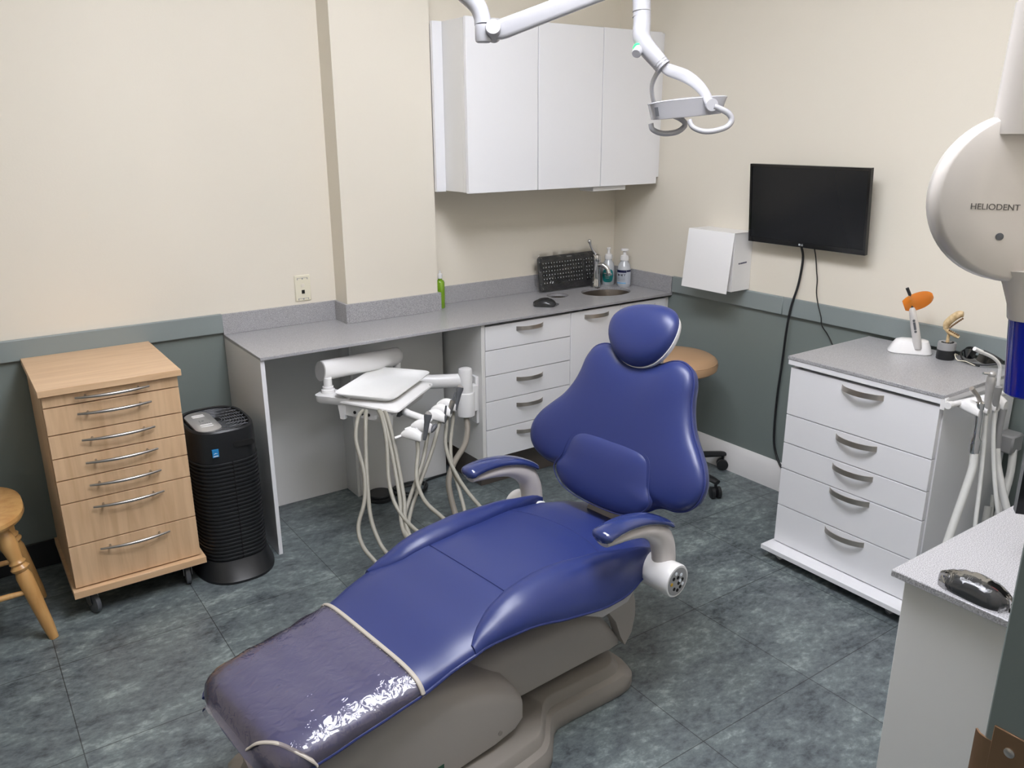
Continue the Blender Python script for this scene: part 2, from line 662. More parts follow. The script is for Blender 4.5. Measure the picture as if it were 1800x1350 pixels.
troffer(-1.9, -1.6, 0.3, 0.6, 'recessed three-lens ceiling light above the dental chair')
troffer(-2.0, -2.5, 0.6, 0.3, 'recessed three-lens ceiling light nearer the doorway')


# ------------------------------------------------------------------ handles
def bow_flat(parent, p0, p1, out, w=0.018, depth=0.026, t=0.0022, material=None):
    """flat bowed strap handle between two points standing off along 'out'"""
    p0, p1, out = Vector(p0), Vector(p1), Vector(out)
    loops = []
    n = 14
    up = Vector((0, 0, 1))
    for i in range(n + 1):
        s = i / n
        d = depth * (1 - (2 * s - 1) ** 2) ** 0.75 if 0 < s < 1 else 0.0
        c = p0.lerp(p1, s) + out * d
        loops.append([c + up * (w / 2), c + up * (w / 2) + out * t, c - up * (w / 2) + out * t, c - up * (w / 2)])
    return obj('handle', MB().loft(loops), material or M['nickel'], parent)


def bow_rod(parent, p0, p1, out, r=0.0042, depth=0.03):
    p0, p1, out = Vector(p0), Vector(p1), Vector(out)
    d = (p1 - p0).normalized()
    pts, rad = [], []
    n = 20
    for i in range(n + 1):
        s = -0.06 + 1.12 * i / n
        pts.append(p0.lerp(p1, s) + out * (0.014 + depth * (1 - (2 * s - 1) ** 2 * 0.8) * 0.75))
        rad.append(r * (0.75 + 0.45 * math.sin(PI * i / n)))
    m = MB().tube(pts, rad, 10)
    for s in (0.1, 0.9):
        b = p0.lerp(p1, s)
        m.tube([b, b + out * (0.016 + depth * 0.36)], r * 0.8, 8)
    return obj('handle', m, M['steel'], parent)


# ------------------------------------------------------------------ base cabinets under the long counter
YFB = -0.43
t = thing('drawer_cabinet', 'white five-drawer base cabinet under the long counter, at the edge of the knee space', 'cabinet', (-0.88, -0.2, 0))
m = MB()
m.box(-1.13, -1.1115, YFB - 0.001, -0.012, 0.153, 0.787, 0.001)
m.box(-1.1115, -0.636, YFB + 0.045, -0.012, 0.153, 0.775)
m.box(-1.1115, -1.1085, YFB + 0.019, YFB + 0.045, 0.153, 0.775)
obj('carcass', m, M['whitecarc'], t)
obj('kick_plate', MB().box(-1.092, -0.632, -0.352, -0.012, 0, 0.152, 0.001), M['kick'], t, label='dark brown recessed kick plate')
zs = [0.776, 0.666, 0.551, 0.432, 0.299, 0.160]
for i in range(5):
    d = obj('drawer', MB().box(-1.109, -0.638, YFB, YFB + 0.018, zs[i + 1] + 0.0018, zs[i] - 0.0018, 0.0006), M['white'], t)
    if i != 1:
        z = {0: 0.747, 2: 0.514, 3: 0.392, 4: 0.262}[i]
        bow_flat(d, (-0.945, YFB, z), (-0.798, YFB, z), (0, -1, 0))
t = thing('sink_cabinet', 'white two-door base cabinet under the round sink, against the right wall', 'cabinet', (-0.33, -0.2, 0))
m = MB()
m.box(-0.6335, -0.6175, YFB + 0.019, -0.012, 0.153, 0.775)
m.box(-0.05, -0.034, YFB + 0.019, -0.012, 0.153, 0.775)
m.box(-0.6175, -0.05, YFB + 0.019, -0.012, 0.153, 0.17)
m.box(-0.6175, -0.05, -0.03, -0.012, 0.17, 0.775)
m.box(-0.026, 0.0, YFB + 0.01, -0.4, 0.153, 0.775)
obj('carcass', m, M['whitecarc'], t)
obj('kick_plate', MB().box(-0.632, -0.002, -0.352, -0.3, 0, 0.152, 0.001), M['kick'], t, label='dark brown recessed kick plate')
for x0, x1, h0, h1 in ((-0.6345, -0.3325, -0.555, -0.405), (-0.3295, -0.028, -0.25, -0.10)):
    d = obj('door', MB().box(x0, x1, YFB, YFB + 0.018, 0.162, 0.775, 0.001), M['white'], t)
    bow_flat(d, (h0, YFB, 0.748), (h1, YFB, 0.748), (0, -1, 0))

# ------------------------------------------------------------------ long counter
SINK = (-0.245, -0.225, 0.135, 0.108)
HOLE = (-0.507, -0.165, 0.052, 0.048)
XC = -2.09
t = thing('counter', 'long grey speckled counter along the back wall with a round sink cut-out', 'counter', (-1.0, -0.22, 0.787))


def slab_with_holes(x0, x1, y0, y1, z0, z1, holes, notch):
    m = MB()
    m.box(x0, x1, y0, y1, z0, z1, 0.0015)
    o = obj('tmp_slab', m, M['counter'])
    for cut in holes:
        q = MB()
        if cut[0] == 'e':
            _, cx, cy, rx, ry = cut
            q.lathe([(1, -0.1), (1, 0.1)], (cx, cy, z1), seg=56, sx=rx, sy=ry)
        else:
            q.box(*cut[1:])
        c = obj('tmp_cut', q, M['counter'])
        md = o.modifiers.new('b', 'BOOLEAN')
        md.operation = 'DIFFERENCE'
        md.object = c
        md.solver = 'EXACT'
        dg = bpy.context.evaluated_depsgraph_get()
        me = bpy.data.meshes.new_from_object(o.evaluated_get(dg))
        o.modifiers.clear()
        o.data = me
        bpy.data.objects.remove(c)
    bm = bmesh.new()
    bm.from_mesh(o.data)
    bm.transform(Matrix.Translation(o.location))
    bpy.data.objects.remove(o)
    r = MB()
    r.bm.free()
    r.bm = bm
    return r


m = slab_with_holes(XC, 0.0, -0.447, 0.0, 0.788, 0.8,
                    [('e',) + SINK, ('e',) + HOLE, ('b', PX0, PX1, PY, 0.05, 0.7, 0.9)], None)
obj('worktop', m, M['counter'], t)
m = MB()
BS = 0.012
m.box(XC, PX0, -BS, 0, 0.8, ZR1 - 0.003, 0.001)
m.box(PX0 - BS, PX0, PY - BS, -BS, 0.8, ZR1 - 0.003, 0.001)
m.box(PX0, PX1 + BS, PY - BS, PY, 0.8, ZR1 - 0.003, 0.001)
m.box(PX1, PX1 + BS, PY, -BS, 0.8, ZR1 - 0.003, 0.001)
m.box(PX1 + BS, 0, -BS, 0, 0.8, ZR1 - 0.003, 0.001)
m.box(-BS, 0, -0.447, -BS, 0.8, ZR1 - 0.003, 0.001)
obj('backsplash', m, M['counter'], t)
m = MB().box(XC + 0.002, XC + 0.018, -0.437, -0.001, 0.0, 0.787, 0.001)
obj('end_panel', m, M['white'], t)
m = MB()
m.lathe([(1.02, -0.001), (1.0, -0.012), (0.97, -0.05), (0.86, -0.105), (0.5, -0.125), (0.02, -0.128)], (SINK[0], SINK[1], 0.788), seg=48, sx=SINK[2] + .003, sy=SINK[3] + .003)
bm = m.bm
bm.faces.ensure_lookup_table()
bmesh.ops.delete(bm, geom=[bm.faces[-2]], context='FACES_ONLY')
obj('sink_basin', m, M['sinksteel'], t, label='brushed steel oval sink basin')
m = MB()
m.lathe([(1.03, 0.013), (0.99, 0.012), (0.97, 0.0), (0.95, -0.12), (0.02, -0.122)], (HOLE[0], HOLE[1], 0.788), seg=32, sx=HOLE[2] + .002, sy=HOLE[3] + .002)
bm = m.bm
bm.faces.ensure_lookup_table()
bmesh.ops.delete(bm, geom=[bm.faces[-2]], context='FACES_ONLY')
obj('waste_chute', m, M['sinksteel'], t, label='small round steel-lined waste hole')

# ------------------------------------------------------------------ wall cabinets
ZU0, ZU1, YU = 1.327, 2.014, -0.323
t = thing('wall_cabinet', 'white three-door wall cabinet hung above the sink counter', 'cabinet', (-0.57, -0.16, ZU0))
m = MB().box(-1.111, -0.026, YU + 0.04, -0.001, ZU0 + 0.003, ZU1 - 0.003, 0.001)
m.box(-1.111, -1.095, YU + 0.02, YU + 0.04, ZU0 + 0.003, ZU1 - 0.003)
obj('carcass', m, M['whitecarc'], t)
for x0, x1 in ((-1.111, -0.7515), (-0.7478, -0.388), (-0.3843, -0.026)):
    obj('door', MB().box(x0, x1, YU, YU + 0.018, ZU0, ZU1, 0.0012), M['white'], t)
obj('filler_strip', MB().box(PX1, -1.112, -0.14, -0.122, ZU0 + 0.0, ZU1 - 0.003), M['white'], t)
obj('filler_strip', MB().box(-0.0255, -0.001, YU + 0.012, YU + 0.028, ZU0 + 0.03, ZU1 - 0.003), M['white'], t)
m = MB().box(-0.41, -0.205, -0.30, -0.20, 1.304, 1.3265, 0.002)
tag(obj('under_cabinet_box', m, M['whitepl']), 'small flat white box fixed under the wall cabinet', 'lamp')  # plain white box, gives off no light

# wall outlet
t = thing('data_outlet', 'ivory data wall plate above the counter, left of the pillar', 'outlet', (-1.743, 0, 0.895))
x0, x1, z0, z1 = -1.778, -1.709, 0.896, 1.006
obj('plate', MB().box(x0, x1, -0.006, 0, z0, z1, 0.003), M['ivory'], t)
cx = (x0 + x1) / 2
for zz in (z1 - 0.012, z0 + 0.012):
    m = MB()
    m.box(cx - 0.023, cx + 0.023, -0.0068, -0.0055, zz - 0.001, zz + 0.0005)
    m.box(cx - 0.023, cx - 0.020, -0.0068, -0.0055, zz - 0.007, zz)
    m.box(cx + 0.020, cx + 0.023, -0.0068, -0.0055, zz - 0.007, zz)
    m.lathe([(0.003, 0), (0.003, 0.0012)], (cx, -0.0058, zz - 0.0035), (0, -1, 0), 12)
    obj('slot', m, M['greypl'], t)
obj('jack', MB().box(cx - 0.0065, cx + 0.0065, -0.0075, -0.005, 0.928, 0.943), M['dark'], t, label='black data jack')
obj('blank_insert', MB().box(cx - 0.007, cx + 0.007, -0.0072, -0.005, 0.955, 0.969, 0.0005), M['cream'], t)

# ------------------------------------------------------------------ taps, bottles, keyboard, mice
t = thing('tap', 'chrome single-lever tap behind the round sink', 'tap', (-0.2, -0.085, 0.8))
X, Y = -0.205, -0.101
m = MB()
m.lathe([(0.027, 0.0), (0.027, 0.004), (0.024, 0.02), (0.0205, 0.07), (0.019, 0.118), (0.021, 0.128), (0.0215, 0.138), (0.0, 0.1385)], (X, Y, 0.8), seg=28)
obj('body', m, M['chrome'], t)
m = MB().tube([(X, Y - 0.004, 0.915), (X + 0.014, Y - 0.028, 0.918), (X + 0.026, Y - 0.052, 0.902), (X + 0.031, Y - 0.064, 0.875)], [0.014, 0.013, 0.0115, 0.012], 14, smooth=5)
m.lathe([(0.0145, 0), (0.0145, 0.008)], (X + 0.0315, Y - 0.065, 0.867), seg=18)
obj('spout', m, M['chrome'], t)
m = MB().lathe([(0.0215, 0), (0.022, 0.012), (0.019, 0.026), (0.010, 0.033), (0.0, 0.0335)], (X, Y, 0.9395), seg=24)
m.tube([(X, Y, 0.965), (X - 0.022, Y + 0.01, 0.997), (X - 0.032, Y + 0.014, 1.022), (X - 0.035, Y + 0.016, 1.035)], [0.007, 0.006, 0.0065, 0.009], 12, smooth=4)
m.ball((X - 0.037, Y + 0.0165, 1.037), 0.0105)
obj('lever', m, M['chrome'], t)


def bottle(name, label, x, y, r, h, neck, pump, band, pumpw):
    t = thing(name, label, 'bottle', (x, y, 0.8), 'pump bottles by the sink')
    m = MB().lathe([(r * 0.9, 0), (r, 0.006), (r, h * 0.55), (r * 0.96, h * 0.68), (r * 0.8, h * 0.86), (r * 0.55, h * 0.96), (neck, h), (neck, h + 0.004)], (x, y, 0.8), seg=32)
    obj('bottle_body', m, M['bottleclear'], t)
    m = MB().lathe([(neck * 1.12, 0), (neck * 1.15, 0.012), (neck * 0.95, 0.024), (neck * 0.5, 0.028), (neck * 0.42, 0.03), (neck * 0.42, 0.048), (pumpw, 0.05), (pumpw, 0.057), (pumpw * 0.7, 0.06)], (x, y, 0.8 + h + 0.002), seg=24)
    obj('pump', m, M['whitepl'], t)
    return t


def arc_label(parent, name, x, y, r, a0, a1, z0, z1, material, n=14, round_ends=False):
    loops = []
    for i in range(n + 1):
        a = a0 + (a1 - a0) * i / n
        s = i / n
        zz0, zz1 = z0, z1
        if round_ends:
            k = (1 - abs(2 * s - 1) ** 4) ** 0.5 * 0.5
            zm = (z0 + z1) / 2
            zz0, zz1 = zm - (z1 - z0) * max(k, 0.02), zm + (z1 - z0) * max(k, 0.02)
        loops.append([(x + rr * math.cos(a), y + rr * math.sin(a), z) for rr, z in ((r, zz0), (r, zz1), (r + 0.0006, zz1), (r + 0.0006, zz0))])
    return obj(name, MB().loft(loops), material, parent)


VA = math.atan2(-3.31 + 0.1, -2.98 + 0.05)     # azimuth from the bottles towards the doorway
bx, by = -0.1, -0.075
t = bottle('soap_bottle', 'clear foam pump bottle with a teal oval label, behind the sink tap', bx, by, 0.035, 0.132, 0.0185, 0, 0, 0.011)
lb = arc_label(t, 'label_panel', bx, by, 0.0352, VA - 0.95, VA + 0.85, 0.816, 0.884, M['teal'], round_ends=True)
for k, (z, w) in enumerate(((0.862, 0.55), (0.852, 0.4), (0.846, 0.35), (0.838, 0.28))):
    arc_label(t, 'label_lettering', bx, by, 0.0359, VA - 0.1 - w, VA - 0.1 + w, z - (0.0028 if k == 0 else 0.0007), z + (0.0028 if k == 0 else 0.0007), M['letterlt'], 6)
bx, by = -0.066, -0.16
t = bottle('sanitizer_bottle', 'clear pump bottle with a navy-banded white label, nearest the right wall', bx, by, 0.0365, 0.132, 0.0195, 0, 0, 0.0205)
arc_label(t, 'label_panel', bx, by, 0.0367, VA - 1.2, VA + 0.32, 0.813, 0.884, M['labelgrey'])
arc_label(t, 'label_panel', bx, by, 0.0367, VA + 0.36, VA + 1.1, 0.813, 0.884, M['labelgrey'])
arc_label(t, 'label_band', bx, by, 0.0373, VA - 1.2, VA + 0.32, 0.874, 0.887, M['navy'])
arc_label(t, 'label_band', bx, by, 0.0373, VA + 0.36, VA + 1.1, 0.878, 0.887, M['navy'])
arc_label(t, 'label_band', bx, by, 0.0373, VA - 1.1, VA + 0.28, 0.817, 0.823, M['ltblue'])
for z in (0.848, 0.842, 0.837, 0.831):
    arc_label(t, 'label_lettering', bx, by, 0.0373, VA - 1.1, VA + 0.15, z - 0.0007, z + 0.0007, M['greydk'], 6)
# WIKY, letters bent round the bottle one at a time
for ch, da in (('W', -1.0), ('I', -0.50), ('K', -0.37), ('Y', -0.06)):
    a = VA + da
    nx, ny = math.cos(a), math.sin(a)
    text('label_lettering', ch, 0.0195, M['letterdk'], t, (bx + 0.0372 * nx, by + 0.0372 * ny, 0.8545), (-ny, nx, 0), (0, 0, 1), 0.0004, True, 0.85)

t = thing('spray_bottle', 'slim green soap bottle half hidden behind the pillar', 'bottle', (-1.11, -0.075, 0.8))
bx, by = -1.118, -0.072
m = MB().lathe([(0.019, 0), (0.021, 0.004), (0.021, 0.118), (0.017, 0.126), (0.010, 0.13), (0.010, 0.136)], (bx, by, 0.8), seg=24)
obj('bottle_body', m, M['greenbottle'], t)
m = MB().lathe([(0.0175, 0), (0.0185, 0.003), (0.0185, 0.04)], (bx, by, 0.8015), seg=24)
obj('soap', m, M['greenliquid'], t)
m = MB().lathe([(0.0115, 0), (0.0115, 0.02), (0.006, 0.022), (0.004, 0.024), (0.004, 0.035), (0.003, 0.036)], (bx, by, 0.9365), seg=18)
obj('cap', m, M['whitepl'], t)

# keyboard in a plastic sleeve leaning on the wall
t = thing('keyboard', 'black keyboard in a clear plastic sleeve leaning on the backsplash', 'keyboard', (-0.34, -0.04, 0.8))


def KB(u, v, h):      # u along, v up the board, h out of the board
    p0 = Vector((-0.527, -0.043, 0.803))
    ex = Vector((1, 0.005, 0.004)).normalized()
    ey = Vector((0, 0.027, 0.18)).normalized()
    ez = ex.cross(ey)
    return p0 + ex * u + ey * v + ez * h


def kloop(u0, u1, v0, v1, r, h, sag=0.0):
    return [KB((u0 + u1) / 2 + x, (v0 + v1) / 2 + y, h) for x, y, _ in rbox_loop(0, 0, (u1 - u0) / 2, (v1 - v0) / 2, r, 0, 5)]


W, H = 0.382, 0.172
m = MB().loft([kloop(0, W, 0, H, 0.016, 0.0), kloop(0, W, 0, H, 0.016, 0.012), kloop(0.004, W - 0.004, 0.004, H - 0.004, 0.013, 0.016)])
obj('case', m, M['blackpl'], t)
m = MB()
leg = MB()
for r in range(6):
    v = 0.028 + r * 0.0195
    for k in range(21):
        u = 0.014 + k * 0.0176
        if 14.6 < k + 0.3 < 15.4 or r == 0 and 4 <= k <= 8:
            continue
        m.loft([[KB(u + a, v + b, 0.0155) for a, b in ((0, 0), (0.0158, 0), (0.0158, 0.017), (0, 0.017))],
                [KB(u + a, v + b, 0.021) for a, b in ((0.002, 0.002), (0.0138, 0.002), (0.0138, 0.015), (0.002, 0.015))]])
        leg.loft([[KB(u + a, v + b, 0.0211) for a, b in ((0.004, 0.0085), (0.0085, 0.0085), (0.0085, 0.0135), (0.004, 0.0135))],
                  [KB(u + a, v + b, 0.0214) for a, b in ((0.004, 0.0085), (0.0085, 0.0085), (0.0085, 0.0135), (0.004, 0.0135))]])
m.loft([[KB(a, b, 0.0155) for a, b in ((0.09, 0.03), (0.18, 0.03), (0.18, 0.047), (0.09, 0.047))],
        [KB(a, b, 0.021) for a, b in ((0.092, 0.032), (0.178, 0.032), (0.178, 0.045), (0.092, 0.045))]])
me_ = bpy.data.meshes.new('tmp')
leg.bm.to_mesh(me_)
n_ = len(m.bm.faces)
m.bm.from_mesh(me_)
m.bm.faces.ensure_lookup_table()
for i_ in range(n_, len(m.bm.faces)):
    m.bm.faces[i_].material_index = 1
bpy.data.meshes.remove(me_)
obj('keys', m, [M['blackgl'], M['stickwhite']], t)
obj('badge', MB().loft([kloop(0.178, 0.21, 0.157, 0.163, 0.001, 0.0161), kloop(0.178, 0.21, 0.157, 0.163, 0.001, 0.0166)]), M['greypl'], t)
random.seed(3)
nu, nv = 34, 16
grid = []
for i in range(nu + 1):
    row = []
    for j in range(nv + 1):
        u = -0.03 + (W + 0.034) * i / nu
        v = -0.004 + (H + 0.034) * j / nv
        e = 0.026 + 0.003 * math.sin(i * 1.3 + j * 0.9) + random.uniform(-0.002, 0.002)
        if u < 0:
            e += 0.006 * math.sin(j * 1.1) - 0.012
        if v > H:
            e += -0.012 + 0.003 * math.sin(i * 0.8)
        if u < 0.08 and v < 0.09:
            e += random.uniform(-0.004, 0.006)
        row.append(KB(u, v, max(e, 0.004)))
    grid.append(row)
m = MB().loft(grid, cap=False, closed_u=False)
obj('plastic_sleeve', m, M['sleeve'], t, label='crinkled clear plastic sleeve', sharp=20)


def mouse(label, loc, ang, L, Wd, Hh, cover, red=False):
    t = thing('computer_mouse', label, 'mouse', loc)
    ca, sa = math.cos(ang), math.sin(ang)

    def P(u, v, h):
        return (loc[0] + u * ca - v * sa, loc[1] + u * sa + v * ca, loc[2] + h)
    loops, cov = [], []
    n = 14
    random.seed(int(L * 10000))
    for i in range(n + 1):
        s = i / n
        w = Wd / 2 * (max(0.0, 1 - abs(2 * s - 1) ** 3.2)) ** 0.5 * (0.92 + 0.12 * s) + 0.004
        h = Hh * (math.sin(PI * min(1, s * 0.93 + 0.04)) ** 0.6) * (1.0 - 0.22 * (1 - s)) + 0.004
        u = (s - 0.5) * L
        loops.append([P(u, w * math.cos(a), h * max(0, math.sin(a)) ** 0.75) for a in [PI * k / 12 for k in range(13)]])
        jw = 1.06 + random.uniform(0, 0.05)
        cov.append([P(u * 1.06, w * jw * math.cos(a) + 0.002 * math.cos(a), (h + 0.003 + random.uniform(0, 0.0035)) * max(0, math.sin(a)) ** 0.7) for a in [PI * k / 12 for k in range(13)]])
    # loop closes along the bottom
    obj('shell', MB().loft(loops), M['blackgl'], t)
    if cover:
        end = [P(L * 0.66, (k - 6) / 6 * -Wd * 0.42, 0.004 + 0.008 * abs(math.sin(k))) for k in range(13)]
        obj('plastic_cover', MB().loft(cov + [end], cap=False, closed_u=False), M['film'], t, label='crinkled clear plastic cover', sharp=15)
    if red:
        q = [P(0.18 * L, -0.004, Hh * 1.0), P(0.33 * L, -0.004, Hh * 0.86), P(0.33 * L, 0.004, Hh * 0.86), P(0.18 * L, 0.004, Hh * 1.0)]
        obj('wheel_strip', MB().prism(q, (0, 0, 0.002)), M['red'], t, label='red strip')
    return t


mouse('black mouse in crinkled film on the long counter, left of the waste hole', (-0.71, -0.325, 0.8), -0.75, 0.10, 0.052, 0.033, True)
mouse('black mouse in crinkled film on the near counter by the doorway', (-1.592, -2.735, 0.8), -1.62, 0.118, 0.05, 0.033, True, True)

# ------------------------------------------------------------------ beech drawer pedestal
t = thing('wooden_pedestal', 'beech seven-drawer pedestal on castors against the back wall', 'pedestal', (-2.59, -0.25, 0))
WX0, WX1, WYF = -2.793, -2.386, -0.48
m = MB().box(-2.803, -2.375, -0.497, -0.018, 0.797, 0.8185, 0.001)
obj('top_board', m, M['beechtop'], t)
m = MB().box(WX0, WX1, WYF + 0.04, -0.02, 0.115, 0.797)
obj('carcass', m, M['beech'], t)
m = MB().box(-2.803, -2.372, -0.502, -0.018, 0.091, 0.115, 0.001)
obj('base_board', m, M['beechtop'], t)
zs = [0.794, 0.7555, 0.6635, 0.5835, 0.507, 0.4258, 0.272, 0.118]
hz = [0.779, 0.725, 0.636, 0.557, 0.478, 0.400, 0.246]
for i in range(7):
    d = obj('drawer', MB().box(WX0, WX1, WYF, WYF + 0.018, zs[i + 1] + 0.0018, zs[i] - 0.0018, 0.0006), M['beech'], t)
    bow_rod(d, (-2.69, WYF, hz[i]), (-2.492, WYF, hz[i]), (0, -1, 0), 0.0046, 0.024)


def castor(parent, x, y, r, ang, w=0.02, tyre=None):
    m = MB()
    ax = Vector((math.cos(ang), math.sin(ang), 0))
    m.lathe([(r * 0.7, -w / 2), (r, -w / 2 + 0.003), (r, w / 2 - 0.003), (r * 0.7, w / 2)], (x, y, r), ax, 22)
    c = obj('castor', m, tyre or M['caster'], parent)
    m = MB()
    for s in (-1, 1):
        o = Vector((x, y, r)) + ax * (s * (w / 2 + 0.003))
        side = Vector((-ax.y, ax.x, 0))
        m.prism([o - side * 0.012, o + side * 0.004 - Vector((0, 0, 0.010)), o + side * 0.016, o + side * 0.03 + Vector((0, 0, r * 0.95)), o - side * 0.004 + Vector((0, 0, r * 0.95))], ax * 0.002 * s)
    top = Vector((x, y, r * 1.97))
    side = Vector((-ax.y, ax.x, 0))
    c2 = top + side * 0.012
    m.box(c2.x - 0.016, c2.x + 0.016, c2.y - 0.016, c2.y + 0.016, r * 1.9, r * 2.02, 0.002)
    m.lathe([(0.008, 0), (0.008, 0.014)], (c2.x, c2.y, r * 2.0), seg=12)
    obj('fork', m, M['steel'], c)
    return c


for x, y, a in ((-2.745, -0.452, 0.35), (-2.43, -0.442, -0.15), (-2.745, -0.07, 0.2), (-2.43, -0.07, 0.1)):
    castor(t, x, y, 0.037, a)

# ------------------------------------------------------------------ air purifier
AX, AY, AH = -2.249, -0.36, 0.578
t = thing('air_purifier', 'black tower air purifier between the beech pedestal and the counter end', 'air purifier', (AX, AY, 0))
HX, HY = 0.118, 0.155


def sup(hx, hy, z, n=44, p=3.0):
    out = []
    for k in range(n):
        a = 2 * PI * k / n
        c_, s_ = math.cos(a), math.sin(a)
        out.append((AX + hx * math.copysign(abs(c_) ** (2 / p), c_), AY + hy * math.copysign(abs(s_) ** (2 / p), s_), z))
    return out


loops = [sup(HX + 0.026, HY + 0.046, 0.0, p=2.5), sup(HX + 0.027, HY + 0.047, 0.010, p=2.5), sup(HX + 0.023, HY + 0.040, 0.018, p=2.5), sup(HX + 0.010, HY + 0.014, 0.055), sup(HX + 0.004, HY + 0.004, 0.075)]
obj('base', MB().loft(loops), M['blackpl'], t)
loops = []
z = 0.075
nr = 26
dz = (0.46 - 0.075) / nr
for i in range(nr):
    loops += [sup(HX - 0.002, HY - 0.002, z), sup(HX - 0.002, HY - 0.002, z + dz * 0.25), sup(HX + 0.003, HY + 0.003, z + dz * 0.45), sup(HX + 0.003, HY + 0.003, z + dz * 0.8), sup(HX - 0.002, HY - 0.002, z + dz * 0.98)]
    z += dz
loops += [sup(HX, HY, 0.462), sup(HX - 0.001, HY - 0.001, AH - 0.03), sup(HX - 0.003, HY - 0.003, AH - 0.006), sup(HX - 0.008, HY - 0.008, AH), sup(HX - 0.014, HY - 0.014, AH - 0.003), sup(HX - 0.016, HY - 0.016, AH - 0.03)]
obj('body', MB().loft(loops), M['blackpl'], t, sharp=25)
# front seam and grip slot
m = MB()
m.box(AX + 0.003, AX + 0.0055, AY - HY - 0.004, AY - HY + 0.01, 0.075, 0.462)
obj('seam', m, M['dark'], t)
m = MB().loft([[(AX + 0.05 + x, AY - HY + 0.003 - 0.004 * 0 + (0.0), 0.52 + y) for x, y, _ in rbox_loop(0, 0, 0.037, 0.0105, 0.010, 0)],
               [(AX + 0.05 + x, AY - HY - 0.0012, 0.52 + y) for x, y, _ in rbox_loop(0, 0, 0.037, 0.0105, 0.010, 0)]])
obj('grip_slot', m, M['dark'], t)
m = MB()
m.box(AX - 0.062, AX - 0.04, AY - HY - 0.0012, AY - HY + 0.006, 0.488, 0.516)
st = obj('energy_sticker', m, M['stickblue'], t, label='small blue sticker')
m = MB()
m.tube([(AX - 0.057, AY - HY - 0.0014, 0.500), (AX - 0.052, AY - HY - 0.0014, 0.503), (AX - 0.045, AY - HY - 0.0014, 0.501)], 0.0008, 6)
m.box(AX - 0.059, AX - 0.043, AY - HY - 0.0016, AY - HY - 0.001, 0.4905, 0.494)
obj('sticker_mark', m, M['stickwhite'], st)
# top grille
m = MB()
zt = AH - 0.005
for k in range(9):
    f = 0.2 + 0.088 * k
    m.tube(sup((HX - 0.016) * f, (HY - 0.016) * f, zt, 40), 0.0013, 6, closed=True)
for k in range(1, 8):
    yy = AY + (HY - 0.02) * (2 * k / 8 - 1)
    hw = (HX - 0.017) * (1 - abs((yy - AY) / (HY - 0.014)) ** 3) ** (1 / 3)
    m.tube([(AX + 0.02, yy, zt), (AX + hw, yy, zt)], 0.0013, 6)
obj('grille', m, M['greydk'], t)
px, py = AX - 0.048, AY - 0.01
L2 = [rbox_loop(px, py, 0.045, 0.115, 0.042, zt - 0.004, 8), rbox_loop(px, py, 0.045, 0.115, 0.042, zt + 0.004, 8), rbox_loop(px, py, 0.040, 0.110, 0.038, zt + 0.0075, 8)]
pn = obj('control_panel', MB().loft(L2), M['silver'], t, label='silver rounded control panel')
m = MB()
for yy in (0.07, 0.052, -0.046, -0.066):
    m.box(px - 0.021, px + 0.021, py + yy - 0.0035, py + yy + 0.0035, zt + 0.007, zt + 0.009, 0.0005)
obj('button', m, M['whitepl'], pn)
m = MB()
for k in range(5):
    m.box(px - 0.016 + k * 0.0075, px - 0.012 + k * 0.0075, py - 0.034, py - 0.029, zt + 0.007, zt + 0.0079)
m.box(px - 0.012, px - 0.01, py - 0.012, py + 0.008, zt + 0.007, zt + 0.0079)
m.box(px - 0.004, px + 0.004, py - 0.004, py + 0.002, zt + 0.007, zt + 0.0079)
obj('panel_marks', m, M['greydk'], pn)

# ------------------------------------------------------------------ wooden stool at the left edge
t = thing('wooden_stool', 'honey-coloured wooden stool on turned legs at the left edge, before the pedestal', 'stool', (-3.09, -0.385, 0))
SX, SY = -3.095, -0.39


def seatloop(h, z):
    out = []
    for k in range(48):
        a = 2 * PI * k / 48
        c_, s_ = math.cos(a), math.sin(a)
        out.append((SX + h * math.copysign(abs(c_) ** 0.75, c_), SY + h * math.copysign(abs(s_) ** 0.75, s_), z))
    return out


m = MB().loft([seatloop(0.185, 0.412), seatloop(0.2, 0.417), seatloop(0.205, 0.427), seatloop(0.203, 0.439), seatloop(0.192, 0.4445), seatloop(0.1, 0.4425)])
obj('seat', m, M['honey'], t)
LEG = [(0.014, 0), (0.0185, 0.05), (0.0225, 0.17), (0.024, 0.235), (0.019, 0.255), (0.026, 0.262), (0.028, 0.268), (0.022, 0.276), (0.020, 0.279), (0.025, 0.287), (0.020, 0.294), (0.0195, 0.30), (0.0265, 0.345), (0.0245, 0.375), (0.0185, 0.395), (0.0225, 0.402), (0.0185, 0.41), (0.02, 0.43)]
tops = {}
for sx in (1, -1):
    for sy in (-1, 1):
        bot = Vector((SX + sx * 0.212, SY + sy * 0.15, 0))
        top = Vector((SX + sx * 0.125, SY + sy * 0.095, 0.418))
        ax = top - bot
        k = ax.length / 0.43
        m = MB().lathe([(r, h * k) for r, h in LEG], bot, ax, 20)
        obj('leg', m, M['honey'], t)
        tops[sx, sy] = (bot, top)


def onleg(key, f):
    return tops[key][0].lerp(tops[key][1], f)


for a, b, f in (((1, -1), (-1, -1), 0.42), ((1, 1), (-1, 1), 0.42), ((1, -1), (1, 1), 0.58), ((-1, -1), (-1, 1), 0.58)):
    p, q = onleg(a, f), onleg(b, f)
    obj('stretcher', MB().tube([p, p.lerp(q, 0.5), q], [0.008, 0.0115, 0.008], 12, smooth=5), M['honey'], t)

# ------------------------------------------------------------------ monitor on the right wall and its cables
t = thing('wall_monitor', 'black flat monitor mounted on the right wall', 'monitor', (-0.06, -1.23, 1.1))


